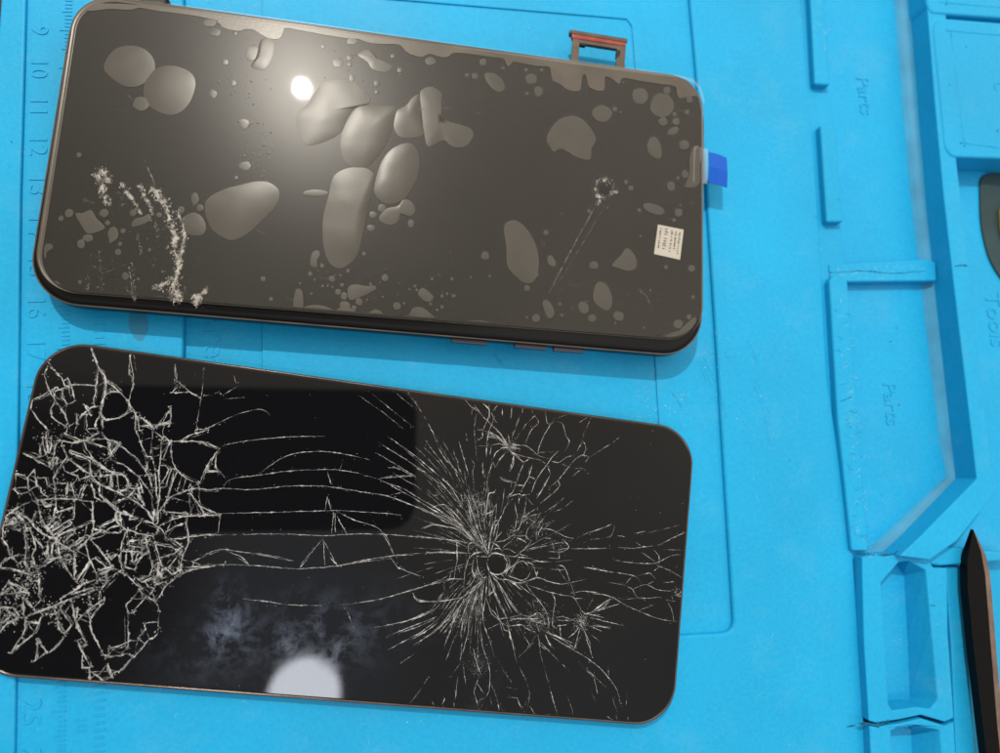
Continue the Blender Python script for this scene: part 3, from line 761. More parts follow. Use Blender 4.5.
# damage ring round the front camera and the two long scratches running from it
ringpts = [(605 + 9.5 * math.cos(t), 187.5 + 9.5 * math.sin(t)) for t in [6.2832 * i / 14 for i in range(15)]]
smear(ringpts, .7, 40, r=(.08, .3), core=.25)
smear([(596,189),(598,194),(601,198)], 1.1, 20); smear([(602,178),(605,182),(606,184)], .8, 12); smear([(612,190),(617,192)], .6, 9)
smear([(598,200),(590,216),(580,234),(565,262),(549,293)], .2, 30, r=(.05, .12)); smear([(607,203),(594,224),(580,248),(560,280),(547,292)], .1, 8, r=(.05, .1))
smear([(597,204),(600,201),(604,200)], .6, 10, core=0)
# sparse dust on the film
for k in range(170):
    p = at(random.uniform(60, 690), random.uniform(15, 330), FZ + .03)
    flakes(bm, clip_in(p, 1.5), random.uniform(.05, .13), FZ + .03, h=.05)
for k in range(90):
    p = at(random.gauss(262, 9), random.gauss(150, 18), FZ + .03); flakes(bm, p, random.uniform(.05, .14), FZ + .03, h=.05)
for k in range(34):
    p = at(random.uniform(80, 680), random.uniform(40, 320), FZ + .03); a = random.gauss(.0, .5); L = random.uniform(1.5, 9)
    q = p + Vector((math.cos(a) * L, math.sin(a) * L, 0)); ribbon(bm, [clip_in(p, 1.5), clip_in((p + q) / 2 + Vector((0, random.gauss(0, .1), 0)), 1.5), clip_in(q, 1.5)], .05, FZ + .03, jit=.02, step=.6, h=.015)
newobj('white_residue', bm, M_white, FILM)
# dark front camera spot
bm = bmesh.new(); c = at(605, 187.5, FZ + .015)
loft(bm, [[Vector((c.x + r * math.cos(6.2832*i/24), c.y + r * math.sin(6.2832*i/24), z)) for i in range(24)] for r, z in ((1.75, FZ + .005), (1.6, FZ + .02))])
newobj('front_camera', bm, M_dark, UP)

# ================================================================== SIM TRAY in the top side of the upper phone
ST = empty('sim_tray', at(599, 50, 4.2))
tag(ST, 'small brown SIM card tray with red seal pulled out of the upper phone', 'card tray')
z1 = 4.9
bm = bmesh.new()
for q in ([(573, 37.5), (580, 38.5), (578, 68), (570.5, 67)], [(617.5, 45), (626, 46), (624, 76), (616, 75)]):
    prism_bm(bm, ats(q, z1), 4.0)
prism_bm(bm, ats([(579.6, 38.4), (617.8, 44.5), (617.6, 49), (579.3, 43)], z1 - .05), 3.6)
newobj('tray_frame', bm, M_tray, ST, bevel=.15)
bm = bmesh.new(); prism_bm(bm, ats([(570, 29.2), (628, 38.6), (627.3, 42.5), (570.6, 33)], z1 + .35), 3.2); newobj('face_plate', bm, M_tray, ST, bevel=.2)
bm = bmesh.new(); prism_bm(bm, ats([(571.5, 32.6), (626.6, 42.1), (626, 46.2), (572.6, 38)], z1 + .2), 3.5); newobj('red_seal', bm, M_red, ST, bevel=.3, seg=3)
bm = bmesh.new()
prism_bm(bm, ats([(580, 43.4), (586, 44.2), (585.8, 45.6), (579.9, 44.6)], z1 + .02), 3.7)
newobj('corner_clip', bm, M_dark, ST); bm = bmesh.new()
prism_bm(bm, ats([(617, 50), (620.6, 50.3), (620.2, 54), (619, 57), (616.6, 57)], z1 + .04), 3.7)
newobj('corner_clip', bm, M_dark, ST)

# ================================================================== LOWER CRACKED SCREEN
def lloc(p): return Matrix.Rotation(-LA, 3, 'Z') @ (p - LC)
SMEARS = []
for (px, py, rx, ry, s) in ((235, 622, 9, 14, 1.6), (222, 605, 4, 10, 1.2), (285, 640, 9, 7, .9), (318, 612, 14, 10, .9), (205, 655, 16, 9, .7), (345, 645, 12, 12, .8), (215, 635, 6, 4, 1.6), (380, 620, 20, 16, .3), (255, 640, 40, 18, .35), (480, 690, 8, 14, .4)):
    w = at(px, py, LZ); SMEARS.append((w.x, w.y, rx, ry, s))
M_lglass = mat_lower_glass()
LP = empty('phone_screen', (LC.x, LC.y, 0))
tag(LP, 'removed black phone screen with shattered glass, lying below the bubbled phone', 'phone screen')
bm = bmesh.new()
loft(bm, [loc(LC, LA, rrect(PL - 2 * i, PW - 2 * i, 10.2 - i * .6, 12), z) for z, i in ((.1, .9), (.5, .35), (1.2, .1), (2.2, .0), (2.6, .12), (2.75, .5), (2.6, .8))])
newobj('frame', bm, M_body, LP, smooth=True)
bm = bmesh.new()
loft(bm, [loc(LC, LA, rrect(PL - 2 * i, PW - 2 * i, 10.2 - i * .6, 12), z) for z, i in ((2.5, .12), (2.78, .22), (2.84, .42), (2.7, .62))], False, False)
newobj('rim', bm, M_edge, LP, smooth=True)
bm = bmesh.new()
loft(bm, [loc(LC, LA, rrect(PL - 2 * i, PW - 2 * i, 10.2 - i * .6, 12), z) for z, i in ((2.3, .7), (2.82, .68), (2.89, .95))])
newobj('glass', bm, M_lglass, LP)

# crack map: (x0, y0, scale, width mm, hairline?, lines in enlarged-detail coordinates)
K = .12
CR = []
def C_(ox, oy, k, w, fine, txt):
    for ln in txt.strip().split(';'):
        v = [float(a) for a in ln.replace(',', ' ').split()]
        if len(v) >= 4: CR.append((w, fine, [(ox + v[i] * k, oy + v[i+1] * k) for i in range(0, len(v) - 1, 2)]))
C_(0,340,K,.42,0,'''760 70 790 160;815 210 870 300 885 370 870 470 850 550 835 610 880 670 1000 650;885 340 960 400 1000 440;1000 430 920 430 880 460;460 260 510 310 540 380 590 400;570 320 590 370 610 470 625 500;350 150 400 210;370 280 410 420 460 500 420 580 430 640 480 680 560 730;410 430 470 390;440 430 540 400 600 375 700 370 790 380 800 420 780 530;815 250 805 370 800 420;520 430 520 480 560 540;260 490 330 480 400 455;230 575 330 680 400 750;480 540 540 620 570 690;640 610 650 700;640 680 700 610 760 560 840 545;700 540 760 630;720 620 720 740;830 620 800 690 800 740;850 660 855 730''')
C_(100,340,K,.42,0,'''250 120 270 260;240 270 270 310 280 380 235 510;10 245 40 310 55 370 35 480 10 560 10 620 50 665 150 650 250 600;60 450 100 430 150 430;70 345 130 400 235 515 265 590;265 560 310 640 330 750;300 620 290 750;330 640 440 730;350 650 440 720;450 740 520 680 590 580;480 710 590 690;470 720 590 670;640 340 690 380 760 440 835 480;600 440 750 435;350 715 440 715''')
C_(100,340,K,.22,1,'''590 560 580 720;625 210 620 360 650 390 690 390;870 240 845 470 820 620 800 740;860 465 1000 440;880 740 1000 700''')
C_(0,430,K,.46,0,'''330 120 330 220 290 240;190 190 300 250 440 320;350 60 380 200;380 30 400 180;430 60 415 190;470 90 440 240 400 310;400 230 480 230;420 240 410 310;440 250 435 330;480 230 470 300;520 130 560 230 480 320 440 400 460 510;560 240 700 330;580 190 740 250;590 170 760 240 900 350;700 90 720 160 770 230 900 340 1000 360;700 90 640 70 540 30;700 90 600 110 500 90;720 80 830 20;730 80 880 70;730 90 900 150;900 100 930 210;910 210 1000 120;840 20 880 70 1000 110;750 260 760 370 800 430 1000 530;660 320 740 360;660 410 760 380;760 430 790 560 860 600;830 440 830 540 980 660;830 330 840 400;930 360 930 480;300 400 380 400 400 470;300 400 300 470 340 480;230 400 240 510;220 410 290 330;120 360 200 380;110 490 160 530;320 580 460 570 620 580 780 600;770 600 765 750;310 600 340 750;470 580 440 750;480 440 560 450 550 560;600 450 630 570;680 570 720 460;680 480 650 560;340 520 400 560;270 590 130 660 40 720;620 600 620 720;980 660 960 750;480 680 600 650;350 600 380 640 440 620;580 360 640 380;480 280 520 260''')
C_(100,430,K,.40,0,'''300 0 340 110 390 225 430 225;430 150 500 150;450 10 520 70;510 80 510 200 500 290 490 360 500 480 490 600 470 750;590 80 600 270 640 340 720 400 820 440;540 60 580 100 550 170 530 240;590 100 670 95 780 95 900 110 990 150;670 90 760 40 900 0;990 160 920 250 870 340 835 440;970 200 960 310 1000 360;880 350 960 340 1000 370;830 490 900 500 1000 490;520 640 580 560 720 500 830 480;520 640 500 680;740 510 840 640 990 700;600 720 740 715 1000 710;600 320 540 480;640 350 560 560;620 330 590 480 550 600;540 290 570 330 520 440;460 330 470 460 480 600;400 260 380 340 420 420 440 500;100 100 190 140 310 240 370 320 400 370;80 100 90 210;100 210 170 120;90 250 200 290 320 390 400 490 440 560 450 700;0 280 80 350 210 375 240 470;20 380 200 370;90 380 90 480;140 370 150 460;210 380 250 480 330 490;160 520 240 480;160 500 220 500;100 610 240 560 310 470;230 560 290 590 400 680 440 740;0 450 130 510 230 560;0 550 90 640 150 680 280 720;310 460 350 590;330 430 360 520;300 530 370 620;130 690 130 750;170 680 160 750''')
C_(100,430,K,.22,1,'''350 10 345 100;440 10 420 230;820 440 830 580;600 560 750 605;760 530 870 690;740 530 760 700;780 570 830 700;530 690 720 690;680 380 640 500;720 400 690 490;760 430 740 490;380 370 440 370;280 680 330 610;440 250 460 330;380 220 400 310 430 460''')
C_(0,510,K,.50,0,'''300 20 260 100;330 20 380 140 460 230;150 10 250 90 350 200 460 240;20 130 130 100;460 240 520 200 620 160 760 100;470 250 540 320;480 270 500 400 540 460 620 580;540 260 620 190;500 280 620 350 620 580;400 130 470 60;410 160 500 80;430 180 580 80;470 200 600 110;250 150 300 300 270 380 300 500;200 180 220 330 200 420 240 520;290 240 360 310;400 260 390 420;440 280 430 380;380 420 500 390;310 500 400 440 480 400;100 330 100 390 160 370;20 240 60 300 90 380;10 450 90 390 160 450;0 480 120 500 240 530;80 600 220 660;0 700 100 640;320 540 330 700 340 750;560 320 720 210 780 240;640 330 780 200 850 170;550 330 700 240;620 340 720 270;760 250 890 400 920 460;720 300 740 390 800 530 810 600;640 590 740 430;660 560 750 440;790 400 880 470;830 140 960 80;770 0 780 160;780 160 870 170;880 190 990 190;880 180 920 140 1000 130;890 360 930 410 980 370;820 500 940 470;820 550 940 490;880 530 880 620 840 650;850 650 980 520;600 690 700 610 800 580;600 700 780 640;640 720 830 660;510 740 640 660 720 590;160 680 250 700;200 100 230 170;130 20 200 100''')
C_(100,510,K,.42,0,'''0 330 70 420 90 460;130 370 80 400;170 30 180 130 230 180;130 30 150 110 200 160;190 10 290 60;240 80 320 70;300 140 350 90;400 20 450 100;450 0 440 100;490 0 480 110;350 80 440 110 510 160 560 240;520 120 600 80 720 50 1000 40;550 190 620 140 710 110;540 15 720 25;730 20 720 120 740 230 740 280 690 380;590 240 720 230 850 210 980 205;240 160 330 200 440 220 460 260;210 190 170 330 170 420 200 530;460 200 490 160;170 340 340 350;220 350 210 470 290 500;270 360 270 440;320 360 290 440;280 440 350 380 410 350;290 500 300 460 350 380;410 350 440 480 410 550 350 560;340 250 350 330;380 220 400 330;240 260 340 250;250 300 320 310;460 280 500 400 520 500;480 290 600 310 630 330;520 390 620 360 690 300;570 480 680 340;600 250 690 310;540 480 600 540 660 500;640 480 670 520 680 460;690 360 670 470 700 520;690 480 840 470;660 540 760 500 960 465;450 470 520 560;470 560 530 500;440 560 480 620 540 600;220 540 340 650;290 560 360 600 440 560;340 650 270 740;330 660 360 710;460 640 410 710;640 560 540 640 490 730;390 720 430 750;480 440 480 600;500 450 460 600;360 590 410 640''')
C_(100,510,K,.22,1,'''780 430 840 470;770 430 880 380 1000 340''')
C_(0,595,K,.50,0,'''220 180 330 140 480 80 620 20;250 170 440 90;200 20 280 110;190 30 200 180;210 180 210 280 180 350;230 220 320 230 360 170;330 230 290 310 180 400 80 490;470 160 490 280 540 330 600 250 510 130;540 340 480 410 400 480;320 370 380 480;310 400 300 540 270 560;600 50 620 200 680 320 720 420;640 380 700 500 750 600;740 160 760 300 850 470;720 140 780 90 870 30;760 190 850 80;740 40 760 70;650 100 640 190;690 510 690 600 760 600;740 620 740 720;770 640 860 720;860 500 940 510;900 580 930 680;0 310 60 230 140 200;0 100 100 100 160 170 120 250;0 250 80 180;60 130 130 180''')
C_(100,595,K,.34,0,'''270 30 220 80 240 150 270 150;290 120 380 30;400 10 460 60;230 150 235 350 235 440;80 440 160 420 240 390;50 520 240 490;290 510 410 370;270 520 160 640;370 240 380 290;60 580 100 650 110 690;500 0 470 40''')
C_(100,595,K,.18,1,'''490 130 480 320;320 350 325 370''')
C_(200,370,.26,.24,0,'''0 240 120 180 225 150 270 175;0 280 70 300;75 300 110 285 200 270 330 258 480 255;70 310 30 370 0 430;60 330 60 370 100 420;30 385 70 390;220 405 280 360 350 325 450 313 550 322 650 345;0 465 80 455 200 460 330 447 440 445 520 453 620 468 740 490 860 540 960 590;90 450 120 420 220 405 330 390 440 383 560 388 680 418;490 390 505 440;0 555 180 550 380 545 520 540 610 545 770 555;0 635 150 633 300 630 470 637 570 632 700 632 870 645 1000 655;520 540 600 580 680 605 715 650 745 715;490 485 480 545;490 490 505 540;515 545 505 630;525 560 565 632;520 550 520 625;470 650 430 700 390 745;475 650 480 750;475 655 520 740;0 715 80 690 160 700 250 710 330 725;100 695 160 720 190 750;200 705 360 735;540 750 640 730 740 715 830 705;680 275 760 325 860 390 960 470;720 255 800 310 900 390 1000 480;680 320 780 380 830 410;720 375 760 375 830 415;690 420 800 480 900 540 1000 590;680 420 750 405 830 408;850 610 900 595 990 610;870 700 990 705;740 370 770 385;0 520 50 550;0 530 20 560''')
C_(200,370,.26,.14,1,'''550 350 535 390;715 485 780 470;600 90 700 160 800 240;660 90 820 220;740 70 830 150;800 85 850 160 930 300 1000 420;80 100 150 60;90 110 180 105;130 20 140 55;0 750 100 745''')
C_(200,557,.26,.24,0,'''0 35 150 30 300 40 380 45 520 35 620 20 740 5;140 0 190 30;380 45 420 0;500 0 530 35;165 160 280 175 360 185 470 187;540 185 700 160 850 115 980 85;820 140 840 165 920 170 1000 155;670 272 800 245 900 200;720 305 820 265 910 230;720 358 850 290 920 235;820 340 900 290 950 230;730 0 760 40 850 75''')
C_(200,557,.26,.16,1,'''560 195 595 280;770 410 820 375;805 570 840 520 880 460''')
C_(400,385,K,.20,1,'''65 50 130 150 240 330 350 570 430 660 490 750;0 500 100 590 280 750;0 580 200 740;130 520 220 600 330 720;200 520 330 650 400 750;210 460 330 620 430 750;300 500 380 620 490 740;350 460 460 640 520 750;550 400 560 470;590 610 620 660 600 740;850 190 855 250;940 240 920 280;440 540 480 640 500 750;380 640 420 640;640 230 620 360 630 500 640 620;650 510 740 505;900 420 920 490;930 440 1000 270''')
C_(400,385,K,.26,0,'''490 470 540 640 570 740;690 640 690 740;720 600 720 520 750 520;550 110 590 180 650 220;600 180 600 250;620 170 680 250 740 310 830 400 900 500;690 150 740 200 750 280;740 160 740 260 690 380 690 430 650 460;790 260 740 390 720 500;760 230 800 310;690 380 780 410 860 470 900 510;720 400 830 450 890 510;720 430 820 450;760 500 830 490 890 510;760 500 750 580;780 610 800 560 870 520 910 530;770 650 740 740;770 640 800 680 830 620 880 560;900 520 950 590 920 700;920 550 1000 610;910 510 1000 530;920 490 1000 500;770 220 810 170;830 400 780 350;640 370 700 380''')
C_(500,400,K,.24,0,'''20 70 20 130;100 50 90 150;190 60 185 110;270 70 270 110;290 130 320 190 260 250 210 360;380 90 390 190 420 210;470 140 400 240 340 350 310 460;460 180 520 200 550 300 580 350 540 430;690 340 640 430;690 340 715 400 700 460 740 470 710 520;740 480 690 460 610 510 500 650 400 740;490 420 440 470 390 540 300 670 270 750;390 540 420 620 350 740;430 510 490 520 560 475 620 465;80 390 200 380 260 410 320 460 410 490;80 400 170 410;70 410 130 450 240 480 330 500 380 530;130 470 200 520;200 520 160 620 140 690;240 490 200 520;270 530 240 640 190 740;240 640 290 660;120 480 110 540 80 600;40 450 0 500;0 640 60 670 130 690 130 720;130 710 200 710;480 660 500 710 470 750;0 290 80 390;0 330 70 390;0 400 60 400''')
C_(500,400,K,.16,1,'''160 140 100 310;330 90 210 210 130 330;560 110 480 150;750 170 700 270 690 320;730 130 660 190;1000 310 900 380 740 480;500 530 620 570 690 570 740 620;690 570 600 640;310 440 450 430''')
C_(380,470,K,.24,0,'''0 85 80 115 200 160 300 220 430 295 550 370 650 430;0 210 100 230 200 270 330 315 450 370 580 430 610 460;100 20 200 80 320 140;0 70 100 60 290 50;220 10 290 50;420 320 500 290 560 300 640 380 720 480;530 290 620 400 780 600;600 280 700 400 830 580;550 370 650 440 760 560 880 690;560 430 680 490 780 580;340 490 450 455 560 475 650 500 740 570 880 690;0 360 60 360 180 380;0 540 40 530 80 620 120 720;250 545 400 560 500 575 640 590 740 610;390 690 520 680 640 690 740 695;640 580 640 750;700 200 740 300 760 420 820 560 900 700;750 140 740 260 800 450 860 600;720 350 780 500 850 620;810 320 830 450 870 580;780 400 840 560 900 700;870 580 880 640 910 720;740 700 740 620 790 610 840 650;740 740 790 690 850 680;800 720 900 720;930 600 1000 640;920 690 1000 700;960 160 950 190 910 200 890 290 880 400;880 370 940 340;1000 420 960 430 920 540 900 700;990 440 960 600;1000 530 960 580 920 680;150 715 290 705''')
C_(380,470,K,.17,1,'''330 0 450 100 540 170;400 0 520 120 620 240 700 330;500 20 600 150 680 290;560 0 640 130 700 280;620 10 690 130;660 30 710 130;700 0 720 120 760 300;770 0 790 180;470 180 560 260 650 350 750 480;400 190 450 210 490 210;600 110 660 120 690 140;600 590 605 650;0 740 100 720;860 0 870 120 850 260 850 420;910 0 890 140 870 330 870 560;995 230 940 350 900 480''')
C_(480,470,K,.26,0,'''0 620 60 710;170 60 200 90 290 110;300 120 270 190 220 230;220 230 320 200 350 210 420 200;410 0 410 50 370 120 340 180;370 130 310 130;520 0 460 100 430 190;590 30 540 130 470 240;650 90 660 130 610 190 550 240 500 280;270 240 210 310 190 360 160 420 130 470 110 580;130 160 120 180 70 200 60 280 50 390;150 430 110 440 90 560 70 700;330 230 320 270;290 270 300 340 310 390 290 490;390 230 370 350 350 400;400 240 440 290;350 400 470 320;360 400 500 360;480 310 480 340;510 350 480 400;350 410 330 480 290 540;360 420 400 400 450 430;270 520 330 480;240 500 290 510;280 540 200 590 130 600;290 550 390 550;300 560 350 580 390 610;130 570 180 520;460 430 400 490 390 560 430 590;500 450 470 500 470 580;530 450 490 520 480 570;540 400 490 450;520 490 600 500 700 550 780 570;490 590 400 640 330 690;430 590 370 660;390 680 500 640 600 620 690 600;540 570 600 570;600 600 620 670;690 580 740 640 680 680 570 680;660 680 660 740;760 655 1000 655;640 670 740 650;560 730 660 740;100 660 160 650 190 680;190 660 240 660 300 690;70 720 120 690 190 710 290 720 330 690;330 700 400 720;300 720 440 740;200 720 210 750''')
C_(480,470,K,.15,1,'''30 0 30 50 60 70;70 0 60 130 40 250 40 400;330 0 300 110;410 50 460 80;730 0 640 90;830 0 780 40;155 220 110 350 70 480;620 420 540 450;800 570 900 520 1000 495;610 350 690 320 780 250;540 350 660 270;880 600 820 620''')
C_(590,490,.2124,.20,0,'''0 200 80 170 115 165 100 215 75 225;130 215 165 220;210 205 260 195;275 200 320 190;0 275 90 275;130 270 210 275 300 262;320 260 380 230 450 200;215 245 240 262;300 280 325 310 325 350;240 290 310 340;110 328 180 340 300 345 380 310 450 305;310 350 380 380 440 415;0 370 90 385 210 405 240 440;220 405 280 390 310 420;80 432 160 450 200 470 230 508 330 505;200 470 260 445 320 470 385 475;270 445 300 430;345 435 400 430;0 485 90 500 150 530 230 570 320 605 420 620;350 515 400 525;360 520 385 560 395 615;0 580 60 540 100 510;20 575 80 545;30 570 140 535;0 600 160 640;0 640 100 645;20 630 90 650;300 380 330 360''')
C_(590,490,.2124,.12,1,'''0 235 60 228;330 190 420 165;340 280 450 285;230 570 300 540;90 500 160 515 230 510;160 450 200 405;430 70 445 55''')
C_(400,550,K,.26,0,'''730 70 760 40 810 30 860 45 890 100 880 160 840 200 790 205 750 180 730 130;860 30 910 80 910 150 870 200;1000 60 960 110 910 210;0 360 150 320 290 270 320 255;320 255 430 240 540 240;100 350 140 420 250 430 370 425 500 400;230 25 340 15 480 30;470 0 480 60 460 160 450 240;580 40 540 180 530 310;600 40 640 30 700 10;620 60 600 160 620 240 530 350;640 60 650 160 690 230 720 220;640 50 740 60;740 180 820 240;740 190 790 350 880 540 920 700;750 190 840 300 900 400 1000 540;720 220 640 320 510 400 420 520 330 650 200 730;700 240 620 320;690 250 540 370;0 610 120 570 240 520 330 460;0 690 150 640 290 575;80 750 200 690 320 600;390 420 350 490;500 410 400 580 240 710;590 360 500 470 420 580 320 700;600 370 540 500 520 620 510 740;640 370 590 520 570 640 570 740;690 330 680 440 690 490;720 230 715 380 700 480 690 580 740 740;720 390 780 345;720 400 760 530 840 600;490 490 430 640 400 740;460 520 440 600 360 700;340 540 360 530;830 245 900 250 1000 320;930 270 980 290;890 210 1000 250''')
C_(400,550,K,.15,1,'''0 140 80 190 180 215;440 140 410 240;480 130 500 190;450 240 400 350 390 420;370 260 370 350;720 90 740 180;660 380 610 470 580 580;640 430 630 600;670 480 670 740;730 660 840 610''')
C_(490,560,K,.26,0,'''170 130 200 60 230 20 280 10 320 60 330 110 300 160 250 165;300 10 360 40 390 140;0 100 60 120 130 90 160 30 150 0;130 130 150 80 210 30;60 160 150 165 220 190 300 190;170 140 290 180 380 155;380 150 400 90;300 180 400 150 490 180 590 200 660 190 800 160;570 40 620 60 660 160 710 300;350 0 420 15 490 15;780 60 900 75 1000 100;200 200 270 250;300 200 360 280 430 370 480 460 500 610;320 210 470 260 590 290 690 310 740 380 760 420;510 270 540 330 530 430 520 540 560 570;670 280 770 260 870 270 1000 300;710 320 770 320;1000 320 870 410;1000 340 900 430;760 420 790 450 870 430;790 450 920 460;730 460 760 540 780 580;700 480 800 540;690 500 780 520;870 545 1000 570;740 560 700 610 650 650;750 570 700 750;780 580 830 680 840 750;690 500 600 470 540 480;690 505 560 500;640 540 560 550;70 190 120 280 180 380 250 460;10 190 40 290 130 470;0 400 80 490 120 580 160 590;250 460 160 480 80 490;160 490 320 490 420 490;150 510 260 480;100 520 150 550 260 540 300 570 380 600;250 450 340 470 400 440 440 470;320 480 420 520 480 480;340 500 400 530;360 510 470 540;390 530 410 600;150 560 180 680 210 750;400 620 420 710 470 750;410 570 480 600 590 650 690 690;440 590 600 660 720 740;460 620 510 730;580 530 590 640;440 450 460 540''')
C_(490,560,K,.15,1,'''550 40 640 180;860 310 820 400;960 360 860 420;800 450 1000 490;800 540 950 600;340 550 390 630;390 620 300 750;350 320 370 410;360 320 420 370''')
C_(430,630,.2,.22,0,'''100 0 70 90;130 20 80 150;160 60 150 160;190 10 160 130;150 170 100 240;140 230 125 350;165 170 180 280;215 90 240 190 260 230;220 130 250 210;245 230 220 310 240 380;230 260 270 320;250 30 270 110 290 160 300 240 290 320 240 355;390 0 410 50 430 150;550 60 600 110 680 190;640 60 770 130 860 200 930 290 950 370;780 190 820 240;120 360 120 400;340 370 345 410;430 290 420 300;390 335 435 340 460 400;600 30 720 95 760 20;10 355 20 380;75 340 60 380;500 380 520 430;930 420 935 460;885 430 905 460;600 290 635 440;770 10 815 140;820 240 840 320''')
C_(430,630,.2,.13,1,'''290 20 320 130;330 130 370 210 410 265;300 260 320 300 345 380;430 150 490 280 495 350 475 425;440 140 530 50;540 30 560 150 600 290;570 20 630 110;740 160 810 230;780 190 880 290;800 300 830 360;890 180 895 240;680 320 710 390 715 440;575 420 600 435;355 390 365 420;265 370 250 400;985 320 980 380;990 430 990 460;630 420 640 445;910 330 940 420;300 330 310 380;380 285 415 290;480 360 470 400;800 20 850 60;240 60 235 190;255 0 265 100;205 0 200 120;150 0 160 70''')
CZ = 2.9
def l_clip(p, ins=.9):
    q = lloc(p); hx, hy = PL / 2 - ins, PW / 2 - ins; rad = 9.4
    x, y = max(-hx, min(hx, q.x)), max(-hy, min(hy, q.y)); cx, cy = abs(x) - (hx - rad), abs(y) - (hy - rad)
    if cx > 0 and cy > 0 and math.hypot(cx, cy) > rad:
        d = math.hypot(cx, cy); x = math.copysign(hx - rad + cx * rad / d, x); y = math.copysign(hy - rad + cy * rad / d, y)
    return Matrix.Rotation(LA, 3, 'Z') @ Vector((x, y, 0)) + Vector((LC.x, LC.y, p.z))
bmc, bmf = bmesh.new(), bmesh.new()
for w, fine, px in CR:
    pts = [l_clip(p) for p in ats(px, CZ)]
    left = sum(x for x, y in px) / len(px) < 215
    ribbon(bmf if fine else bmc, pts, w * (.92 if left else .85), CZ, jit=.1 if left else .05, step=.4, h=.03, taper=True, straight=left or len(px) < 4)
    if left and not fine:                      # a finer break running beside it
        off = Vector((random.gauss(0, .3), random.gauss(0, .3), 0)); ribbon(bmf, [l_clip(p + off) for p in pts], w * .32, CZ, jit=.08, step=.5, h=.02, straight=True)
    for p in (pts[0], pts[-1]):                # crushed knots where breaks meet
        for k in range(2 if left else random.choice((0, 0, 1))): flakes(bmc, l_clip(p + Vector((random.gauss(0, .22), random.gauss(0, .22), 0))), random.uniform(.05, .22 if left else .09), CZ, h=.04)
    # splinters beside the wider cracks
    tgt = bmf if fine else bmc
    L = sum((b - a).length for a, b in zip(pts, pts[1:]))
    for k in range(int(L * (.8 if left else .5))):
        i = random.randrange(len(pts) - 1); p = pts[i].lerp(pts[i+1], random.random()) + Vector((random.gauss(0, .35), random.gauss(0, .35), 0))
        flakes(tgt, l_clip(p), random.uniform(.04, .16 if left else .11), CZ, h=.04)
# short links that close the web of shards at the left
lefts = [[l_clip(p) for p in ats(px, CZ)] for w, f, px in CR if sum(x for x, y in px) / len(px) < 205]
samp = [(i, a.lerp(b, t / 4)) for i, c in enumerate(lefts) for a, b in zip(c, c[1:]) for t in range(5)]
for i, c in enumerate(lefts):
    for e in (c[0], c[-1]):
        near = sorted((((q - e).length, j, q) for j, q in samp if j != i and (q - e).length < 5), key=lambda t: t[0])[:40]
        if near and near[0][0] > .35: ribbon(bmc, [e, (e + near[0][2]) / 2 + Vector((random.gauss(0, .15), random.gauss(0, .15), 0)), near[0][2]], .24, CZ, jit=.06, step=.4, h=.03)
        far = [q for d, j, q in near if 1.5 < d < 4]
        if far and random.random() < .5: q = random.choice(far); ribbon(bmf, [e, (e + q) / 2 + Vector((random.gauss(0, .25), random.gauss(0, .25), 0)), q], .15, CZ, jit=.06, step=.4, h=.02)
# crushed glass near the impact points
for x, y, s, n, r in ((15, 522, 6, 90, .34), (22, 530, 8, 60, .3), (52, 520, 9, 110, .3), (65, 545, 9, 130, .32), (66, 560, 6, 70, .3), (28, 572, 10, 110, .32), (8, 612, 8, 80, .32), (25, 590, 10, 100, .3), (88, 595, 8, 60, .28), (135, 545, 6, 80, .28), (146, 542, 5, 60, .26), (160, 575, 6, 70, .28),
                     (55, 612, 6, 60, .3), (92, 475, 6, 40, .26), (58, 490, 9, 60, .26), (50, 440, 7, 50, .22), (138, 418, 3, 25, .25), (128, 490, 7, 60, .24), (86, 440, 3, 35, .26), (165, 440, 3, 20, .22), (104, 460, 5, 40, .22),
                     (470, 520, 9, 160, .16), (475, 500, 5, 90, .16), (482, 540, 6, 100, .15), (510, 447, 4, 45, .14), (523, 519, 4, 50, .15), (515, 535, 4, 40, .14), (537, 525, 5, 60, .14), (536, 620, 8, 120, .15), (581, 622, 4, 110, .17), (470, 610, 8, 80, .13), (477, 575, 3, 50, .17), (457, 618, 9, 90, .13), (478, 665, 6, 60, .12), (548, 620, 6, 50, .14), (560, 545, 6, 30, .12), (676, 594, 3, 24, .2), (520, 570, 7, 35, .13)):
    for k in range(int(n * (1.5 if x < 215 else 3.2))):
        gx, gy = x + random.gauss(0, s), y + random.gauss(0, s)
        if any(math.hypot(gx - a, gy - b) < c for a, b, c in ((58, 582, 13), (145, 568, 9), (14, 540, 10), (104, 560, 9), (40, 625, 8))): continue
        p = at(gx, gy, CZ); flakes(bmc if k % 2 else bmf, l_clip(p), random.uniform(.03, r * .7), CZ, h=.05)
# radiating hairlines round the main impact
for k in range(150):
    a = random.choice([random.gauss(2.25, .35), random.gauss(-1.95, .3), random.uniform(0, 6.28)]); r0 = random.uniform(15, 60); r1 = r0 + random.uniform(10, 50)
    px = [(489 + r * math.cos(a + (r - r0) * .0015), 558 - r * math.sin(a + (r - r0) * .0015)) for r in (r0, (r0 + r1) / 2, r1)]
    ribbon(bmf, [l_clip(p) for p in ats(px, CZ)], .10, CZ, jit=.04, step=.6, h=.02)
for k in range(140):
    p = at(random.uniform(30, 680), random.uniform(370, 715), CZ); flakes(bmf, l_clip(p, 2), random.uniform(.04, .10), CZ, h=.03)
newobj('cracks', bmc, M_crack, LP)
newobj('hairline_cracks', bmf, M_fine, LP)
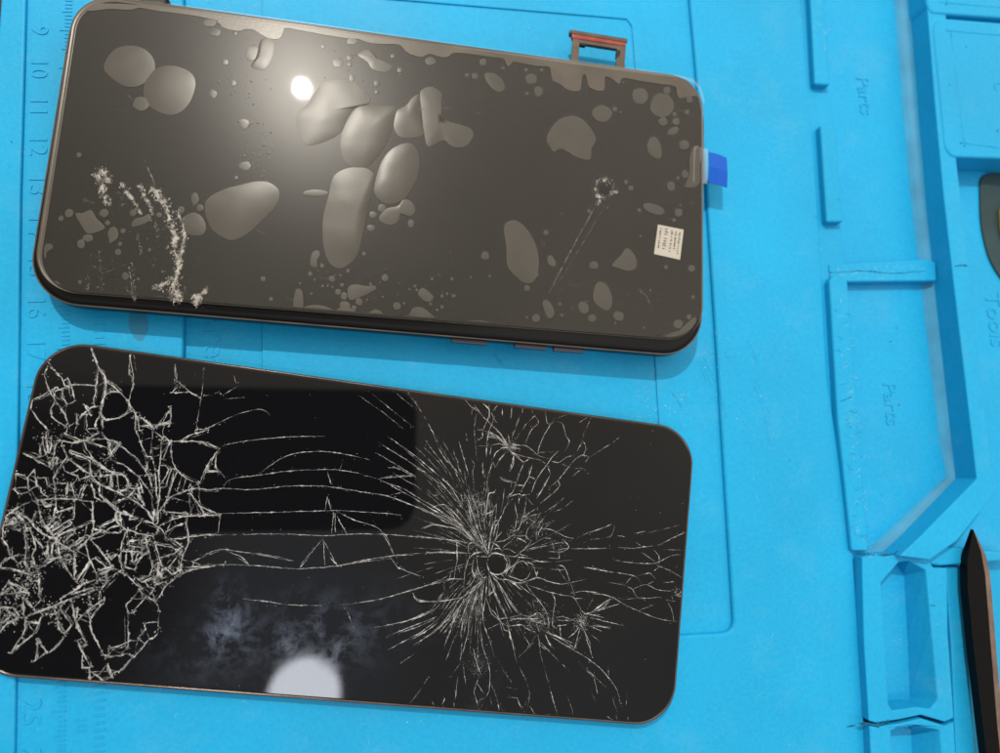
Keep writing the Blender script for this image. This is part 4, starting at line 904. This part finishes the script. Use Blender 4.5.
# front camera hole and its neighbour, dark under the glass
for cx, cy, r in ((497, 564.5, 2.15), (522.5, 571, 2.0), (60, 581, 0)):
    if r:
        c = at(cx, cy, CZ); bm = bmesh.new()
        loft(bm, [[Vector((c.x + q * math.cos(6.2832*i/28), c.y + q * math.sin(6.2832*i/28), z)) for i in range(28)] for q, z in ((r, 2.88), (r - .1, 2.925))])
        newobj('camera_hole', bm, M_glass, LP)

# ================================================================== TOOL on the right
TL = empty('spudger', at(985, 650, 0))
tag(TL, 'pointed black prying tool with brown bevelled edge lying in the right tray', 'prying tool')
bm = bmesh.new()
tip = at(972.5, 530, 4.2)
l = ats([(972.6, 529.5), (968.5, 560), (969, 590), (975, 650), (984, 725), (992, 790)], 4.6)
r = ats([(973.0, 529.5), (981, 552), (985, 575), (991, 650), (997, 725), (1004, 790)], 5.2)
l = [Vector((p.x, p.y, 4.2 if i else 4.4)) for i, p in enumerate(l)]
for A_, B_, zt in ((l, r, 0),):
    vt = [[bm.verts.new(p) for p in l], [bm.verts.new(p) for p in r]]
    vb = [[bm.verts.new(p + Vector((.6 * min(1, i), -.0, -3.2 if i else -.5))) for i, p in enumerate(l)], [bm.verts.new(p + Vector((-.1 * min(1, i), 0, -3.2 if i else -.5))) for i, p in enumerate(r)]]
    for i in range(len(l) - 1):
        bm.faces.new((vt[0][i], vt[0][i+1], vt[1][i+1], vt[1][i])); bm.faces.new((vb[0][i], vb[1][i], vb[1][i+1], vb[0][i+1]))
        bm.faces.new((vt[0][i], vb[0][i], vb[0][i+1], vt[0][i+1])); bm.faces.new((vt[1][i], vt[1][i+1], vb[1][i+1], vb[1][i]))
    bm.faces.new((vt[0][0], vt[1][0], vb[1][0], vb[0][0])); bm.faces.new((vt[0][-1], vb[0][-1], vb[1][-1], vt[1][-1]))
bmesh.ops.recalc_face_normals(bm, faces=bm.faces[:])
newobj('blade', bm, M_tool, TL, bevel=.06)
bm = bmesh.new(); e0 = [Vector((p.x + .05, p.y, 5.3)) for p in r]; e1 = ats([(973.6, 530), (986, 555), (990.5, 577), (996.5, 650), (1003, 725), (1011, 790)], 4.4)
va = [bm.verts.new(p) for p in e0]; vb = [bm.verts.new(p) for p in e1]; vc = [bm.verts.new(p + Vector((-.2 * min(1, i), 0, -2.6 if i else -.3))) for i, p in enumerate(e1)]; vd = [bm.verts.new(p + Vector((0, 0, -3.4 if i else -.6))) for i, p in enumerate(e0)]
for i in range(len(e0) - 1):
    for a, b in ((va, vb), (vb, vc), (vc, vd), (vd, va)): bm.faces.new((a[i], a[i+1], b[i+1], b[i]))
bm.faces.new((va[0], vb[0], vc[0], vd[0])); bm.faces.new((va[-1], vd[-1], vc[-1], vb[-1]))
bmesh.ops.recalc_face_normals(bm, faces=bm.faces[:])
newobj('bevel_edge', bm, M_toolrim, TL, bevel=.05)

# ================================================================== SMALL THINGS at the borders
# dark lump in the compartment under the lower pad
bm = bmesh.new()
q = rounded(ats([(980, 172), (1060, 176), (1070, 300), (1010, 290), (990, 262), (981, 225)], -2.9), 5)
prism_bm(bm, q, FL); o = newobj('dark_case', bm, M_grey, None, bevel=.6, seg=4)
tag(o, 'dark teal grey rounded case in the compartment at the right edge', 'case')
bm = bmesh.new(); prism_bm(bm, rounded(ats([(1001, 208), (1040, 208), (1040, 242), (1005, 240), (1002, 230)], -1.6), 1), -2.9); o = newobj('yellow_piece', bm, M_yellow, None, bevel=.5)
tag(o, 'yellow plastic piece on the dark case at the right edge', 'plastic piece')
# black rubber cap behind the upper phone
bm = bmesh.new(); c = at(153, -2, 2.5)
loft(bm, [[Vector((c.x + r * math.cos(6.2832*i/28), c.y + r * .8 * math.sin(6.2832*i/28), z)) for i in range(28)] for r, z in ((3.6, -.2), (3.6, 1.8), (3.2, 2.4), (2.2, 2.6))])
o = newobj('rubber_cap', bm, M_dark, None, smooth=True, bevel=.1); tag(o, 'black round cap lying behind the top left of the upper phone', 'cap')
# the phone that takes the picture, seen mirrored in the broken screen
PP = empty('camera_phone', (-66, 5, 178)); tag(PP, 'dark phone held level above the mat, mirrored in the broken screen', 'smartphone')
bm = bmesh.new()
rings = [[Vector((x - 66, y + 5.5, z)) for x, y in rrect(153 - 2 * i, 70 - 2 * i, 13 - i * .5, 8)] for z, i in ((174.2, 2.0), (174.6, .8), (176, 0), (181, 0), (182.5, .8), (182.8, 2))]
loft(bm, rings); newobj('body', bm, mat('phone_back', (.022, .022, .03), .6, .3)[0], PP, smooth=False)
bm = bmesh.new()
q = catmull(ats([(131, 309), (142, 308), (148, 320), (147, 333), (141, 341), (134, 338), (129, 325)], .0), 4)
vs = [bm.verts.new(Vector((p.x + random.gauss(0, .12), p.y + random.gauss(0, .12), .012))) for p in q]; bm.faces.new(vs)
bm.normal_update()
o = newobj('stain', bm, mat_haze('flux_stain', (.14, .16, .14), .24), RM)
# dust and grit on the mat
bm = bmesh.new()
for k in range(420):
    x, y = random.uniform(0, 870), random.uniform(0, 753)
    p = at(x, y, .03); flakes(bm, p, random.choice([.04, .05, .06, .08, .12]), .02 if x > 735 or x < 180 or y > 640 else -1.3, h=.06)
for x, y, s, n, z in ((725, 355, 14, 30, .02), (680, 400, 10, 40, -1.3), (655, 405, 8, 40, -1.75), (672, 345, 8, 14, -1.3), (760, 400, 9, 16, .02), (785, 50, 30, 10, .02), (620, 55, 6, 16, -1.3), (215, 8, 10, 30, -1.85), (905, 735, 6, 16, FL + .02), (905, 640, 8, 40, FL + .02), (880, 290, 20, 16, FL + .02), (880, 500, 10, 14, FL + .02), (870, 553, 4, 16, 2.65), (830, 265, 10, 12, -.35), (330, 720, 60, 20, .02), (60, 745, 30, 6, .02), (25, 60, 4, 24, .02), (24, 150, 3, 24, .02)):
    for k in range(n): flakes(bm, at(x + random.gauss(0, s), y + random.gauss(0, s), z), random.choice([.04, .06, .08, .1, .16]), z, h=.05)
o = newobj('dust', bm, M_dust); tag(o, 'pale dust specks scattered over the blue mat', 'dust', kind='stuff')
bm = bmesh.new()
for x, y, z, r in ((890, 341, FL, .35), (897, 328, FL, .32), (899, 405, FL, .45), (916, 290, FL, .3), (839, 46, 5, 0), (900, 210, FL, .2), (905, 388, FL, .2), (11, 142, 1.15, .22), (790, 460, 0, .2), (838, 200, 1.65, .2), (997, 131, 5.45, .35), (966, 47, 5.45, .2), (949, 86, 5.45, .25), (815, 217, 0, .2), (760, 40, 0, .2), (700, 620, 0, .2)):
    for k in range(3):
        r *= .7
        if r: flakes(bm, at(x + random.gauss(0, .7), y + random.gauss(0, .7), z), r, z + .02, h=.15)
o = newobj('grit', bm, M_rust); tag(o, 'brown grit specks in the mat compartments', 'grit', kind='stuff')
